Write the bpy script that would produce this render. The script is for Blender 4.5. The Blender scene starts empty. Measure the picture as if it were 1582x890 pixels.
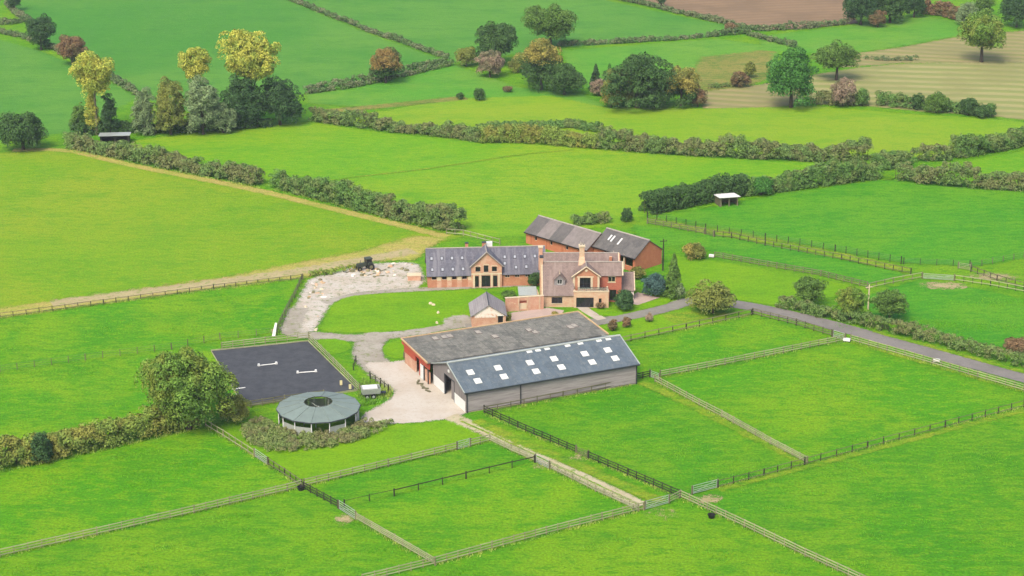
import bpy, bmesh, math, random
import numpy as np
from mathutils import Vector, Matrix
from mathutils.geometry import tessellate_polygon

# ------------------------------------------------------------------ camera, sky, sun, exposure
SC = bpy.context.scene
COL = SC.collection
HC = 117.0                       # height of the drone above the fields
PITCH = math.radians(18.8)
FPX = 1582 * 70 / 36             # 70 mm lens on a 36 mm sensor
cam = bpy.data.cameras.new('camera')
cam.lens = 70; cam.sensor_width = 36; cam.clip_start = 1; cam.clip_end = 9000
cam_o = bpy.data.objects.new('camera', cam); COL.objects.link(cam_o)
cam_o.location = (0, 0, HC); cam_o.rotation_euler = (math.pi / 2 - PITCH, 0, 0)
SC.camera = cam_o

SUN_EL, SUN_AZ = math.radians(52), math.radians(-154)   # azimuth from +Y towards +X: over the left shoulder, veiled by thin cloud
world = bpy.data.worlds.new('World'); SC.world = world; world.use_nodes = True
wn = world.node_tree.nodes; wn.clear()
sky = wn.new('ShaderNodeTexSky'); sky.sky_type = 'NISHITA'; sky.sun_disc = False
sky.sun_elevation = SUN_EL; sky.sun_rotation = SUN_AZ
sky.air_density = 1.0; sky.dust_density = 4.0; sky.ozone_density = 0.6
bg = wn.new('ShaderNodeBackground'); bg.inputs[1].default_value = 0.15
wo = wn.new('ShaderNodeOutputWorld')
world.node_tree.links.new(sky.outputs[0], bg.inputs[0]); world.node_tree.links.new(bg.outputs[0], wo.inputs[0])
sun = bpy.data.lights.new('sun', 'SUN'); sun.energy = 1.5; sun.angle = math.radians(24); sun.color = (1, 0.93, 0.82)
sun_o = bpy.data.objects.new('sun', sun); COL.objects.link(sun_o); sun_o.location = (-100, 400, 300)
sd = Vector((math.sin(SUN_AZ) * math.cos(SUN_EL), math.cos(SUN_AZ) * math.cos(SUN_EL), math.sin(SUN_EL)))
sun_o.rotation_euler = sd.to_track_quat('Z', 'Y').to_euler()
vs = SC.view_settings; vs.view_transform = 'Standard'; vs.look = 'None'; vs.gamma = 1; vs.exposure = 1.22
vs.use_curve_mapping = False
SC.render.engine = 'CYCLES'
SC.cycles.use_denoising = True; SC.cycles.denoising_prefilter = 'NONE'
SC.cycles.max_bounces = 6; SC.cycles.transparent_max_bounces = 12; SC.cycles.volume_bounces = 0

# ------------------------------------------------------------------ ground points (surveyed from the photograph)
def G(x, y, z=0.0):
    a = (x - 791) / FPX; b = (445 - y) / FPX
    dy = math.cos(PITCH) + b * math.sin(PITCH); dz = -math.sin(PITCH) + b * math.cos(PITCH)
    t = (z - HC) / dz
    return Vector((a * t, dy * t, z))
def scale_at(y):                 # photo pixels per metre across, for a thing standing at row y
    p = G(791, y); return FPX / math.hypot(p.y, HC)
def tall(y, px):                 # height in metres of px rows for a thing standing at row y
    p = G(791, y); dep = math.hypot(p.y, HC); return px / (FPX / dep) / (p.y / dep)
rnd = random.Random(7)
NR = np.random.default_rng(11)

# ------------------------------------------------------------------ materials
GAIN = 2.5
def lin(c): return c / 12.92 if c <= 0.04045 else ((c + 0.055) / 1.055) ** 2.4
def C(r, g, b, k=1.0): return (lin(r / 255) / GAIN * k, lin(g / 255) / GAIN * k, lin(b / 255) / GAIN * k, 1)
class NT:
    def __init__(s, name):
        s.m = bpy.data.materials.new(name); s.m.use_nodes = True; s.t = s.m.node_tree; s.t.nodes.clear()
        s.out = s.n('ShaderNodeOutputMaterial')
    def n(s, k, **kw):
        o = s.t.nodes.new(k)
        for a, v in kw.items(): setattr(o, a, v)
        return o
    def l(s, a, b): s.t.links.new(a, b)
    def pos(s, obj=False):
        return s.n('ShaderNodeTexCoord').outputs['Object'] if obj else s.n('ShaderNodeNewGeometry').outputs['Position']
    def noise(s, vec, scale, detail=4, rough=0.6, stretch=None, dist=0.0):
        if stretch:
            mp = s.n('ShaderNodeMapping'); mp.inputs['Scale'].default_value = stretch; s.l(vec, mp.inputs[0]); vec = mp.outputs[0]
        t = s.n('ShaderNodeTexNoise'); t.inputs['Scale'].default_value = scale; t.inputs['Detail'].default_value = detail
        t.inputs['Roughness'].default_value = rough; t.inputs['Distortion'].default_value = dist
        s.l(vec, t.inputs['Vector']); return t.outputs[0]
    def rng(s, v, a, b, c=0.0, d=1.0, smooth=True):
        m = s.n('ShaderNodeMapRange'); m.interpolation_type = 'SMOOTHSTEP' if smooth else 'LINEAR'
        for i, x in enumerate((a, b, c, d)): m.inputs[i + 1].default_value = x
        s.l(v, m.inputs[0]); return m.outputs[0]
    def mix(s, f, a, b, mode='MIX'):
        m = s.n('ShaderNodeMix', data_type='RGBA', blend_type=mode)
        for sock, v in ((m.inputs[0], f), (m.inputs[6], a), (m.inputs[7], b)):
            if isinstance(v, (tuple, list)): sock.default_value = v
            elif isinstance(v, (int, float)): sock.default_value = v
            else: s.l(v, sock)
        return m.outputs[2]
    def math(s, op, a, b):
        m = s.n('ShaderNodeMath', operation=op)
        for sock, v in ((m.inputs[0], a), (m.inputs[1], b)):
            if isinstance(v, (int, float)): sock.default_value = v
            else: s.l(v, sock)
        return m.outputs[0]
    def bump(s, h, strength, dist):
        b = s.n('ShaderNodeBump'); b.inputs['Strength'].default_value = strength; b.inputs['Distance'].default_value = dist
        s.l(h, b.inputs['Height']); return b.outputs[0]
    def bsdf(s, col, rough=0.85, spec=0.25, metal=0.0, normal=None):
        p = s.n('ShaderNodeBsdfPrincipled')
        if isinstance(col, (tuple, list)): p.inputs['Base Color'].default_value = col
        else: s.l(col, p.inputs['Base Color'])
        p.inputs['Roughness'].default_value = rough; p.inputs['Specular IOR Level'].default_value = spec
        p.inputs['Metallic'].default_value = metal
        if normal: s.l(normal, p.inputs['Normal'])
        return p.outputs[0]
    def done(s, sh): s.l(sh, s.out.inputs[0]); return s.m
    def edge(s, sh, k=1.2, ns=0.7):                 # ragged edge of a worn or sown sheet
        a = s.n('ShaderNodeAttribute', attribute_name='cover').outputs['Fac']
        n = s.noise(s.pos(), ns, 5, 0.7)
        n2 = s.noise(s.pos(), 5.0, 3, 0.8)
        v = s.math('ADD', a, s.math('MULTIPLY', s.math('SUBTRACT', n, 0.5), k))
        v = s.math('ADD', v, s.math('MULTIPLY', s.math('SUBTRACT', n2, 0.5), 1.7))
        f = s.math('GREATER_THAN', v, 0.5)
        t = s.n('ShaderNodeBsdfTransparent'); m = s.n('ShaderNodeMixShader')
        s.l(f, m.inputs[0]); s.l(t.outputs[0], m.inputs[1]); s.l(sh, m.inputs[2]); return m.outputs[0]

def grass_mat(name, main, second, dark, patch=0.035, streak=0.0, soft=True, rough_amt=1.0, rot=0.0):
    main, second, dark = [(q[0] * 1.02, q[1] * 1.04, q[2] * 0.75, 1) for q in (main, second, dark)]
    s = NT(name); p = s.pos()
    big = s.rng(s.noise(p, patch, 4, 0.6, dist=0.6), 0.36, 0.66)
    mid = s.rng(s.noise(p, 0.13, 6, 0.72, stretch=(0.5, 1.0, 1)), 0.44, 0.70)
    fine = s.noise(p, 0.75, 6, 0.8, stretch=(0.45, 1.0, 1))
    tiny = s.noise(p, 2.6, 4, 0.75)
    c = s.mix(big, main, second)
    c = s.mix(s.math('MULTIPLY', mid, 0.75), c, dark)
    tuft = s.rng(fine, 0.505, 0.60)
    c = s.mix(s.math('MULTIPLY', tuft, 0.75 * rough_amt), c, dark)
    c = s.mix(s.math('MULTIPLY', s.rng(fine, 0.495, 0.40), 0.7 * rough_amt), c, second)
    v = s.rng(tiny, 0.36, 0.64, 1 - 0.3 * rough_amt, 1 + 0.28 * rough_amt, smooth=False)
    cv = s.n('ShaderNodeCombineColor')
    for i in range(3): s.l(v, cv.inputs[i])
    c = s.mix(1.0, c, cv.outputs[0], 'MULTIPLY')
    h = s.math('ADD', fine, s.math('MULTIPLY', tiny, 0.4))
    sh = s.bsdf(c, 0.9, 0.1, normal=s.bump(h, 0.6, 0.5))
    return s.done(s.edge(sh) if soft else sh)

def earth_mat(name, a, b, c3, soft=True, sc=0.6, green=None, bumpd=0.06, k=1.1):
    s = NT(name); p = s.pos()
    n1 = s.rng(s.noise(p, sc * 0.35, 5, 0.65), 0.35, 0.68); n2 = s.noise(p, sc * 3, 6, 0.75); n3 = s.noise(p, sc * 14, 3, 0.7)
    c = s.mix(n1, a, b); c = s.mix(s.math('MULTIPLY', s.rng(n2, 0.5, 0.72), 0.7), c, c3)
    c = s.mix(s.math('MULTIPLY', s.rng(n3, 0.52, 0.75), 0.45), c, c3)
    if green: c = s.mix(s.math('MULTIPLY', s.rng(s.noise(p, sc * 1.1, 5, 0.7), 0.52, 0.64), 0.8), c, green)
    sh = s.bsdf(c, 0.92, 0.15, normal=s.bump(s.math('ADD', n2, s.math('MULTIPLY', n3, 0.5)), 0.6, bumpd))
    return s.done(s.edge(sh, k) if soft else sh)

def stripe_mat(name, a, b, dark, ang, period):        # mown hay lying in swaths
    s = NT(name); p = s.pos()
    mp = s.n('ShaderNodeMapping'); mp.inputs['Rotation'].default_value = (0, 0, ang); s.l(p, mp.inputs[0])
    w = s.n('ShaderNodeTexWave', wave_type='BANDS', bands_direction='Y'); w.inputs['Scale'].default_value = 0.314 / period
    w.inputs['Distortion'].default_value = 3.2; w.inputs['Detail'].default_value = 4; w.inputs['Detail Scale'].default_value = 0.35
    s.l(mp.outputs[0], w.inputs['Vector'])
    n = s.noise(p, 0.05, 4); f = s.noise(p, 1.4, 5, 0.7, stretch=(0.5, 1, 1))
    c = s.mix(s.math('MULTIPLY', s.rng(w.outputs['Fac'], 0.25, 0.7), 0.75), a, b)
    c = s.mix(s.math('MULTIPLY', s.rng(n, 0.42, 0.62), 0.7), c, dark)
    c = s.mix(s.math('MULTIPLY', s.rng(f, 0.5, 0.7), 0.4), c, dark)
    return s.done(s.edge(s.bsdf(c, 0.9, 0.1, normal=s.bump(s.math('ADD', f, w.outputs['Fac']), 0.5, 0.25))))

LEAF_K = 2.1
def leaf_mat(name, dark, light, other=None, other_amt=0.5, patch=0.25, trans=0.3):
    dark, light, other = [tuple(x * LEAF_K for x in q[:3]) + (1,) if q else None for q in (dark, light, other)]
    s = NT(name); p = s.pos()
    isl = s.n('ShaderNodeNewGeometry').outputs['Random Per Island']
    c = s.mix(s.rng(isl, 0, 1, 0.15, 0.85, smooth=False), dark, light)
    c = s.mix(s.math('MULTIPLY', s.rng(s.noise(p, 0.55, 3), 0.42, 0.66), 0.6), c, light)
    if other: c = s.mix(s.math('MULTIPLY', s.rng(s.noise(p, patch, 3, 0.6), 0.44, 0.60), other_amt * 2 if other_amt < 0.5 else 1.0), c, other)
    v = s.rng(s.noise(p, 2.3, 2), 0.3, 0.7, 0.7, 1.25)
    cv = s.n('ShaderNodeCombineColor')
    for i in range(3): s.l(v, cv.inputs[i])
    c = s.mix(1.0, c, cv.outputs[0], 'MULTIPLY')
    t = s.n('ShaderNodeBsdfTranslucent'); s.l(c, t.inputs[0])
    m = s.n('ShaderNodeMixShader'); m.inputs[0].default_value = trans
    s.l(s.bsdf(c, 0.75, 0.2), m.inputs[1]); s.l(t.outputs[0], m.inputs[2])
    return s.done(m.outputs[0])

def plain(name, col, var=0.25, sc=1.5, rough=0.8, spec=0.3, metal=0.0, stretch=None, rand=0.0, bumpd=0.0, col2=None, lo=0.35, hi=0.7):
    s = NT(name); p = s.pos(True)
    n = s.noise(p, sc, 5, 0.7, stretch=stretch)
    c2 = col2 or tuple(x * (1 - var) for x in col[:3]) + (1,)
    c = s.mix(s.rng(n, lo, hi), col, c2)
    if rand:
        r = s.n('ShaderNodeObjectInfo').outputs['Random']
        v = s.rng(r, 0, 1, 1 - rand, 1 + rand, smooth=False); cv = s.n('ShaderNodeCombineColor')
        for i in range(3): s.l(v, cv.inputs[i])
        c = s.mix(1.0, c, cv.outputs[0], 'MULTIPLY')
    return s.done(s.bsdf(c, rough, spec, metal, normal=s.bump(n, 0.5, bumpd) if bumpd else None))

def brick_mat(name, a, b, mortar, stain, stain_amt=0.4, k=1.38):
    a, b, mortar, stain = [tuple(x * k for x in q[:3]) + (1,) for q in (a, b, mortar, stain)]
    s = NT(name); p = s.pos(True)
    sp = s.n('ShaderNodeSeparateXYZ'); s.l(p, sp.inputs[0]); cb = s.n('ShaderNodeCombineXYZ')
    s.l(s.math('ADD', sp.outputs[0], sp.outputs[1]), cb.inputs[0]); s.l(sp.outputs[2], cb.inputs[1])
    br = s.n('ShaderNodeTexBrick'); br.inputs['Scale'].default_value = 1.0
    br.inputs['Brick Width'].default_value = 0.225; br.inputs['Row Height'].default_value = 0.075; br.inputs['Mortar Size'].default_value = 0.008
    br.inputs['Color1'].default_value = a; br.inputs['Color2'].default_value = b; br.inputs['Mortar'].default_value = mortar
    s.l(cb.outputs[0], br.inputs['Vector'])
    n = s.noise(p, 0.8, 6, 0.7); c = s.mix(s.math('MULTIPLY', s.rng(n, 0.45, 0.65), stain_amt), br.outputs[0], stain)
    n2 = s.noise(p, 4, 4, 0.7); c = s.mix(s.math('MULTIPLY', s.rng(n2, 0.5, 0.75), 0.35), c, b)
    return s.done(s.bsdf(c, 0.9, 0.2, normal=s.bump(n2, 0.3, 0.03)))

def slate_mat(name, a, b, stain, streak=0.5, course=0.32):
    s = NT(name); p = s.pos(True)
    sp = s.n('ShaderNodeSeparateXYZ'); s.l(p, sp.inputs[0]); cb = s.n('ShaderNodeCombineXYZ')
    s.l(sp.outputs[0], cb.inputs[0]); s.l(s.math('MULTIPLY', sp.outputs[2], 1.4), cb.inputs[1])
    br = s.n('ShaderNodeTexBrick'); br.inputs['Scale'].default_value = 1.0
    br.inputs['Brick Width'].default_value = 0.45; br.inputs['Row Height'].default_value = course; br.inputs['Mortar Size'].default_value = 0.012
    br.inputs['Color1'].default_value = a; br.inputs['Color2'].default_value = b; br.inputs['Mortar'].default_value = tuple(x * 0.5 for x in b[:3]) + (1,)
    s.l(cb.outputs[0], br.inputs['Vector'])
    st = s.noise(p, 1.6, 5, 0.7, stretch=(1, 0.12, 0.12)); bl = s.noise(p, 0.5, 5, 0.7)
    c = s.mix(s.math('MULTIPLY', s.rng(st, 0.42, 0.66), streak), br.outputs[0], stain)
    c = s.mix(s.math('MULTIPLY', s.rng(bl, 0.5, 0.7), 0.4), c, b)
    return s.done(s.bsdf(c, 0.75, 0.35, normal=s.bump(br.outputs['Fac'], 0.4, 0.03)))

def sheet_mat(name, a, b, moss, moss_amt, pitch=0.15, axis=0, rand=0.12, rough=0.7):   # corrugated roof sheet
    s = NT(name); p = s.pos(True); w0 = s.pos()
    w = s.n('ShaderNodeTexWave', wave_type='BANDS', bands_direction='X' if axis == 0 else 'Y'); w.inputs['Scale'].default_value = 0.314 / pitch
    s.l(p, w.inputs['Vector'])
    n = s.noise(w0, 0.55, 6, 0.72); n2 = s.noise(w0, 1.5, 6, 0.8)
    c = s.mix(s.rng(n, 0.42, 0.60), a, b); c = s.mix(s.math('MULTIPLY', s.rng(n2, 0.5, 0.60), moss_amt), c, moss)
    r = s.n('ShaderNodeObjectInfo').outputs['Random']; v = s.rng(r, 0, 1, 1 - rand, 1 + rand, smooth=False)
    cv = s.n('ShaderNodeCombineColor')
    for i in range(3): s.l(v, cv.inputs[i])
    c = s.mix(1.0, c, cv.outputs[0], 'MULTIPLY')
    return s.done(s.bsdf(c, rough, 0.4, normal=s.bump(w.outputs['Fac'], 0.6, 0.04)))

M = {}
# fields
M['base'] = grass_mat('grass_base', C(104, 176, 19), C(140, 190, 28), C(84, 160, 20), soft=False)
M['lush'] = grass_mat('grass_lush', C(98, 178, 15), C(144, 192, 26), C(84, 164, 18), patch=0.05)
M['paddock'] = grass_mat('grass_paddock', C(92, 172, 18), C(132, 186, 28), C(76, 156, 20), patch=0.06)
M['lawn'] = grass_mat('grass_lawn', C(132, 192, 18), C(146, 196, 23), C(108, 172, 17), patch=0.09, rough_amt=0.6)
M['leftfield'] = grass_mat('grass_left_field', C(142, 190, 31), C(166, 192, 47), C(110, 176, 30), patch=0.02, rough_amt=0.75)
M['midfield'] = grass_mat('grass_mid_field', C(132, 196, 31), C(162, 200, 43), C(102, 180, 31), patch=0.018, rough_amt=0.75)
M['rightfield'] = grass_mat('grass_right_field', C(92, 178, 36), C(120, 186, 40), C(66, 158, 34), patch=0.03, rough_amt=0.85)
M['farlime'] = grass_mat('grass_lime', C(150, 198, 40), C(168, 198, 53), C(122, 184, 41), patch=0.02, rough_amt=0.6)
M['fargreen'] = grass_mat('grass_far', C(88, 164, 62), C(118, 178, 74), C(80, 154, 62), patch=0.012, rough_amt=0.5)
M['fargreen2'] = grass_mat('grass_far_meadow', C(106, 184, 58), C(136, 188, 72), C(88, 166, 58), patch=0.02, rough_amt=0.6)
M['rough'] = grass_mat('grass_rough', C(150, 160, 78), C(178, 166, 100), C(98, 142, 56), patch=0.06)
M['verge'] = grass_mat('grass_verge', C(136, 182, 36), C(168, 188, 57), C(98, 166, 28), patch=0.2)
M['dry'] = grass_mat('grass_dry', C(208, 202, 112), C(216, 196, 128), C(172, 190, 80), patch=0.07)
M['hay'] = stripe_mat('hay_swaths', C(196, 190, 124), C(156, 172, 92), C(170, 170, 104), math.radians(9), 6.0)
M['stubble'] = stripe_mat('stubble', C(192, 178, 120), C(158, 166, 92), C(170, 166, 108), math.radians(14), 5.0)
M['plough'] = stripe_mat('ploughed_soil', C(178, 148, 112), C(164, 136, 104), C(152, 128, 98), math.radians(-12), 4.0)
# hard ground
M['rubble'] = earth_mat('rubble_yard', C(246, 238, 222), C(228, 214, 190), C(182, 164, 138), sc=0.8, green=C(150, 164, 100), bumpd=0.15)
M['lane'] = earth_mat('gravel_lane', C(212, 204, 186), C(188, 178, 158), C(158, 148, 128), sc=0.7, green=C(146, 160, 92))
M['concrete'] = earth_mat('concrete_apron', C(244, 234, 216), C(232, 218, 196), C(206, 190, 166), sc=0.5, k=0.9)
M['drive'] = earth_mat('drive_gravel', C(176, 172, 158), C(160, 156, 142), C(140, 138, 124), sc=0.8, k=0.7)
M['tarmac'] = earth_mat('old_tarmac', C(166, 160, 152), C(150, 146, 138), C(130, 126, 120), sc=0.6, k=0.6)
M['paving'] = earth_mat('pink_paving', C(232, 206, 190), C(222, 196, 180), C(206, 180, 162), sc=1.2, k=0.3)
M['path'] = earth_mat('flag_path', C(236, 222, 200), C(222, 206, 182), C(204, 188, 164), sc=1.2, k=0.3)
M['track'] = earth_mat('dirt_track', C(236, 224, 186), C(218, 204, 162), C(188, 174, 130), sc=0.9, green=C(146, 178, 66))
M['mud'] = earth_mat('poached_soil', C(222, 204, 152), C(206, 188, 140), C(178, 168, 104), sc=1.0, green=C(140, 176, 60), k=1.6)
M['rubber'] = earth_mat('arena_rubber', C(100, 103, 106), C(84, 87, 92), C(70, 73, 79), sc=1.6, soft=False, bumpd=0.05)
# foliage
L = {}
L['dark'] = leaf_mat('leaf_dark', C(46, 76, 38), C(86, 120, 58))
L['deep'] = leaf_mat('leaf_deep', C(44, 74, 42), C(80, 114, 62))
L['mid'] = leaf_mat('leaf_mid', C(66, 98, 40), C(112, 146, 62))
L['bright'] = leaf_mat('leaf_bright', C(46, 96, 38), C(92, 148, 60))
L['oak'] = leaf_mat('leaf_oak', C(66, 102, 34), C(128, 164, 66), C(142, 148, 60), 0.3, 0.2)
L['yellow'] = leaf_mat('leaf_yellow', C(166, 168, 58), C(206, 204, 92), C(140, 160, 64), 0.4, 0.3, 0.3)
L['olive'] = leaf_mat('leaf_olive', C(92, 108, 48), C(140, 152, 74), C(142, 146, 64), 0.3)
L['grey'] = leaf_mat('leaf_grey_green', C(96, 122, 80), C(146, 166, 112))
L['ochre'] = leaf_mat('leaf_ochre', C(132, 126, 58), C(172, 160, 80), C(120, 130, 62), 0.4)
L['orange'] = leaf_mat('leaf_orange', C(136, 116, 66), C(172, 146, 84), C(98, 112, 62), 0.45)
L['brown'] = leaf_mat('leaf_brown', C(112, 92, 66), C(150, 122, 86), C(94, 104, 62), 0.3)
L['pink'] = leaf_mat('leaf_pinkish', C(136, 118, 96), C(170, 148, 122), C(104, 118, 76), 0.3)
L['teal'] = leaf_mat('leaf_teal', C(48, 78, 74), C(88, 118, 108))
L['hedge'] = leaf_mat('leaf_hedge', C(80, 112, 54), C(128, 156, 82), C(136, 130, 86), 0.3, 0.26)
L['hedge_green'] = leaf_mat('leaf_hedge_green', C(74, 110, 50), C(116, 154, 74), C(130, 140, 80), 0.3, 0.26)
L['hedge_olive'] = leaf_mat('leaf_hedge_olive', C(94, 120, 48), C(146, 168, 74), C(156, 150, 72), 0.34, 0.24)
L['hedge_far'] = leaf_mat('leaf_hedge_far', C(74, 102, 58), C(112, 138, 82), C(134, 138, 100), 0.36, 0.2)
L['weeds'] = leaf_mat('leaf_weeds', C(98, 128, 62), C(146, 158, 92), C(136, 128, 90), 0.34, 0.35)
L['tuft'] = leaf_mat('leaf_tuft', C(66, 138, 24), C(100, 166, 32), C(120, 166, 40), 0.4, 0.1, 0.3)
L['rank'] = leaf_mat('leaf_rank_grass', C(124, 168, 50), C(178, 186, 92), C(98, 156, 44), 0.4, 0.1, 0.3)
M['bark'] = plain('bark', C(104, 92, 74), 0.4, 3)
M['bark_pale'] = plain('bark_pale', C(170, 160, 120), 0.4, 3)
# timber and metal
M['pale_wood'] = plain('pale_rail_timber', C(198, 200, 150, 1.15), 0.3, 1.2, rand=0.18)
M['pale_post'] = plain('pale_post_timber', C(164, 158, 116, 1.20), 0.3, 2, rand=0.2)
M['dark_wood'] = plain('dark_post_timber', C(72, 72, 52), 0.35, 2, rand=0.2)
M['grey_wood'] = plain('grey_post_timber', C(136, 132, 98, 1.15), 0.3, 2, rand=0.2)
M['galv'] = plain('galvanised_steel', C(206, 212, 200, 1.30), 0.15, 3, 0.45, 0.5, 0.3)
M['wire'] = plain('fence_wire', C(140, 150, 128), 0.1, 3, 0.5, 0.5, 0.5)
M['black'] = plain('black_rubber', C(40, 42, 42), 0.3, 3, 0.6)
M['white'] = plain('white_paint', C(240, 240, 232, 1.50), 0.08, 2, 0.5)
M['cream'] = plain('cream_board', C(240, 226, 168, 1.50), 0.1, 2, 0.6)
M['dark'] = plain('dark_opening', C(44, 38, 34), 0.3, 2, 0.9)
M['charcoal'] = plain('charcoal_trim', C(70, 76, 80), 0.2, 2, 0.6)
# walls and roofs
M['brick'] = brick_mat('brick_orange', C(206, 134, 98), C(184, 112, 80), C(206, 170, 140), C(222, 168, 130), 0.5)
M['brick_red'] = brick_mat('brick_red', C(196, 108, 84), C(176, 92, 70), C(196, 140, 116), C(206, 128, 98), 0.4)
M['brick_barn'] = brick_mat('brick_barn', C(214, 128, 88), C(196, 112, 76), C(208, 152, 118), C(226, 150, 108), 0.45)
M['brick_soft'] = brick_mat('brick_soft', C(222, 164, 132), C(204, 144, 112), C(222, 188, 160), C(234, 200, 170), 0.6)
M['stone'] = brick_mat('sandstone', C(228, 196, 160), C(214, 174, 138), C(228, 204, 172), C(216, 156, 120), 0.55)
M['stone_trim'] = plain('sandstone_trim', C(236, 216, 180, 1.40), 0.15, 2, 0.85)
M['limewash'] = plain('worn_limewash', C(244, 230, 214, 1.50), 0.2, 1.6, 0.9, col2=C(224, 176, 148, 1.50), lo=0.5, hi=0.66)
M['slate'] = slate_mat('slate_blue', C(128, 128, 140), C(108, 108, 120), C(166, 162, 166), 0.6)
M['tile'] = slate_mat('tile_brown', C(172, 148, 136), C(150, 128, 118), C(192, 170, 156), 0.5, 0.28)
M['slate_small'] = slate_mat('slate_grey', C(186, 178, 174), C(168, 160, 158), C(204, 196, 190), 0.5)
M['ridge'] = plain('ridge_tile', C(196, 186, 172, 1.20), 0.25, 2)
M['asbestos'] = sheet_mat('old_fibre_cement', C(150, 146, 132), C(122, 120, 108), C(174, 172, 152), 0.75, axis=1, rand=0.16)
M['asb_pale'] = sheet_mat('fibre_cement_pale', C(166, 154, 146), C(150, 140, 132), C(176, 164, 152), 0.5, rand=0.05)
M['asb_dark'] = sheet_mat('fibre_cement_dark', C(124, 118, 112), C(112, 108, 102), C(140, 132, 122), 0.5, rand=0.05)
M['asb_black'] = sheet_mat('fibre_cement_weathered', C(126, 121, 114), C(108, 105, 100), C(142, 136, 126), 0.6, rand=0.08)
M['steel_roof'] = sheet_mat('slate_grey_steel_roof', C(118, 133, 142), C(106, 121, 130), C(152, 158, 154), 0.6, rand=0.07, rough=0.5)
M['green_roof'] = plain('green_steel_roof', C(152, 170, 158), 0.18, 0.7, 0.6, 0.4, rand=0.07)
M['boarding'] = plain('weathered_boarding', C(176, 168, 162, 1.35), 0.3, 2.0, 0.9, stretch=(0.12, 0.12, 2.2), bumpd=0.02, col2=C(142, 134, 128, 1.35))
M['vboard'] = plain('upright_boarding', C(156, 148, 142, 1.30), 0.3, 3.0, 0.9, stretch=(2.2, 2.2, 0.1), col2=C(122, 114, 110, 1.30))
M['red_clad'] = plain('red_cladding', C(206, 92, 66, 1.35), 0.15, 1.2, 0.6, stretch=(3, 3, 0.2))
M['oldlight'] = plain('dirty_rooflight', C(214, 204, 184), 0.25, 2, 0.6)
M['rooflight'] = plain('rooflight', C(240, 240, 230, 1.55), 0.22, 2.2, 0.4, 0.5, rand=0.08)
s_ = NT('window_glass'); M['glass'] = s_.done(s_.bsdf((0.012, 0.013, 0.014, 1), 0.12, 0.5))
s_ = NT('balcony_glass'); t_ = s_.n('ShaderNodeBsdfTransparent'); x_ = s_.n('ShaderNodeMixShader'); x_.inputs[0].default_value = 0.3; s_.l(t_.outputs[0], x_.inputs[1]); s_.l(s_.bsdf((0.2, 0.24, 0.2, 1), 0.1, 0.5), x_.inputs[2]); M['clear'] = s_.done(x_.outputs[0])
s_ = NT('skylight_glass'); M['skyglass'] = s_.done(s_.bsdf((0.24, 0.25, 0.27, 1), 0.15, 0.6))  # pale base colour paints the reflected white sky into the panes
M['fascia'] = plain('pale_fascia', C(226, 190, 140, 1.30), 0.2, 2)

# ------------------------------------------------------------------ object helpers
def tag(o, label=None, cat=None, group=None, kind=None):
    if label: o['label'] = label
    if cat: o['category'] = cat
    if group: o['group'] = group
    if kind: o['kind'] = kind
    return o
def empty(name, loc, rz=0.0, label=None, cat=None, group=None):
    o = bpy.data.objects.new(name, None); COL.objects.link(o); o.location = loc; o.rotation_euler = (0, 0, rz)
    return tag(o, label, cat, group)
def link(name, me, mat=None, parent=None, loc=None, rot=None, sc=None):
    o = bpy.data.objects.new(name, me); COL.objects.link(o)
    if mat is not None and not me.materials: me.materials.append(mat)
    if parent: o.parent = parent
    if loc is not None: o.location = loc
    if rot is not None: o.rotation_euler = rot
    if sc is not None: o.scale = sc
    return o
class MB:
    def __init__(s): s.v = []; s.f = []
    def add(s, vs, fs):
        b = len(s.v); s.v += [tuple(v) for v in vs]; s.f += [tuple(i + b for i in f) for f in fs]; return s
    def box(s, x0, y0, z0, x1, y1, z1):
        return s.add([(x0, y0, z0), (x1, y0, z0), (x1, y1, z0), (x0, y1, z0), (x0, y0, z1), (x1, y0, z1), (x1, y1, z1), (x0, y1, z1)],
                     [(3, 2, 1, 0), (4, 5, 6, 7), (0, 1, 5, 4), (1, 2, 6, 5), (2, 3, 7, 6), (3, 0, 4, 7)])
    def slab(s, a, b, c, d, t):           # quad a-b-c-d (counter-clockwise from outside) with thickness t inwards
        a, b, c, d = map(Vector, (a, b, c, d)); n = (b - a).cross(d - a).normalized() * t
        return s.add([a, b, c, d, a - n, b - n, c - n, d - n], [(0, 1, 2, 3), (7, 6, 5, 4), (0, 4, 5, 1), (1, 5, 6, 2), (2, 6, 7, 3), (3, 7, 4, 0)])
    def prism(s, poly, h):                # planar polygon extruded by vector h
        n = len(poly); h = Vector(h); a = [Vector(p) for p in poly]
        return s.add(a + [p + h for p in a], [tuple(range(n))[::-1], tuple(range(n, 2 * n))] + [(i, (i + 1) % n, n + (i + 1) % n, n + i) for i in range(n)])
    def tube(s, p0, p1, r0, r1, k=7):
        p0, p1 = Vector(p0), Vector(p1); d = (p1 - p0).normalized(); u = d.orthogonal().normalized(); w = d.cross(u)
        vs = []
        for p, r in ((p0, r0), (p1, r1)):
            for i in range(k):
                a = 2 * math.pi * i / k; vs.append(p + (u * math.cos(a) + w * math.sin(a)) * r)
        return s.add(vs, [(i, (i + 1) % k, k + (i + 1) % k, k + i) for i in range(k)] + [tuple(range(k))[::-1], tuple(range(k, 2 * k))])
    def mesh(s, name):
        me = bpy.data.meshes.new(name); me.from_pydata(s.v, [], s.f); me.validate()
        bm = bmesh.new(); bm.from_mesh(me); bmesh.ops.recalc_face_normals(bm, faces=bm.faces); bm.to_mesh(me); bm.free()
        return me
    def build(s, name, mat, parent=None, **kw): return link(name, s.mesh(name), mat, parent, **kw)

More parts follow.
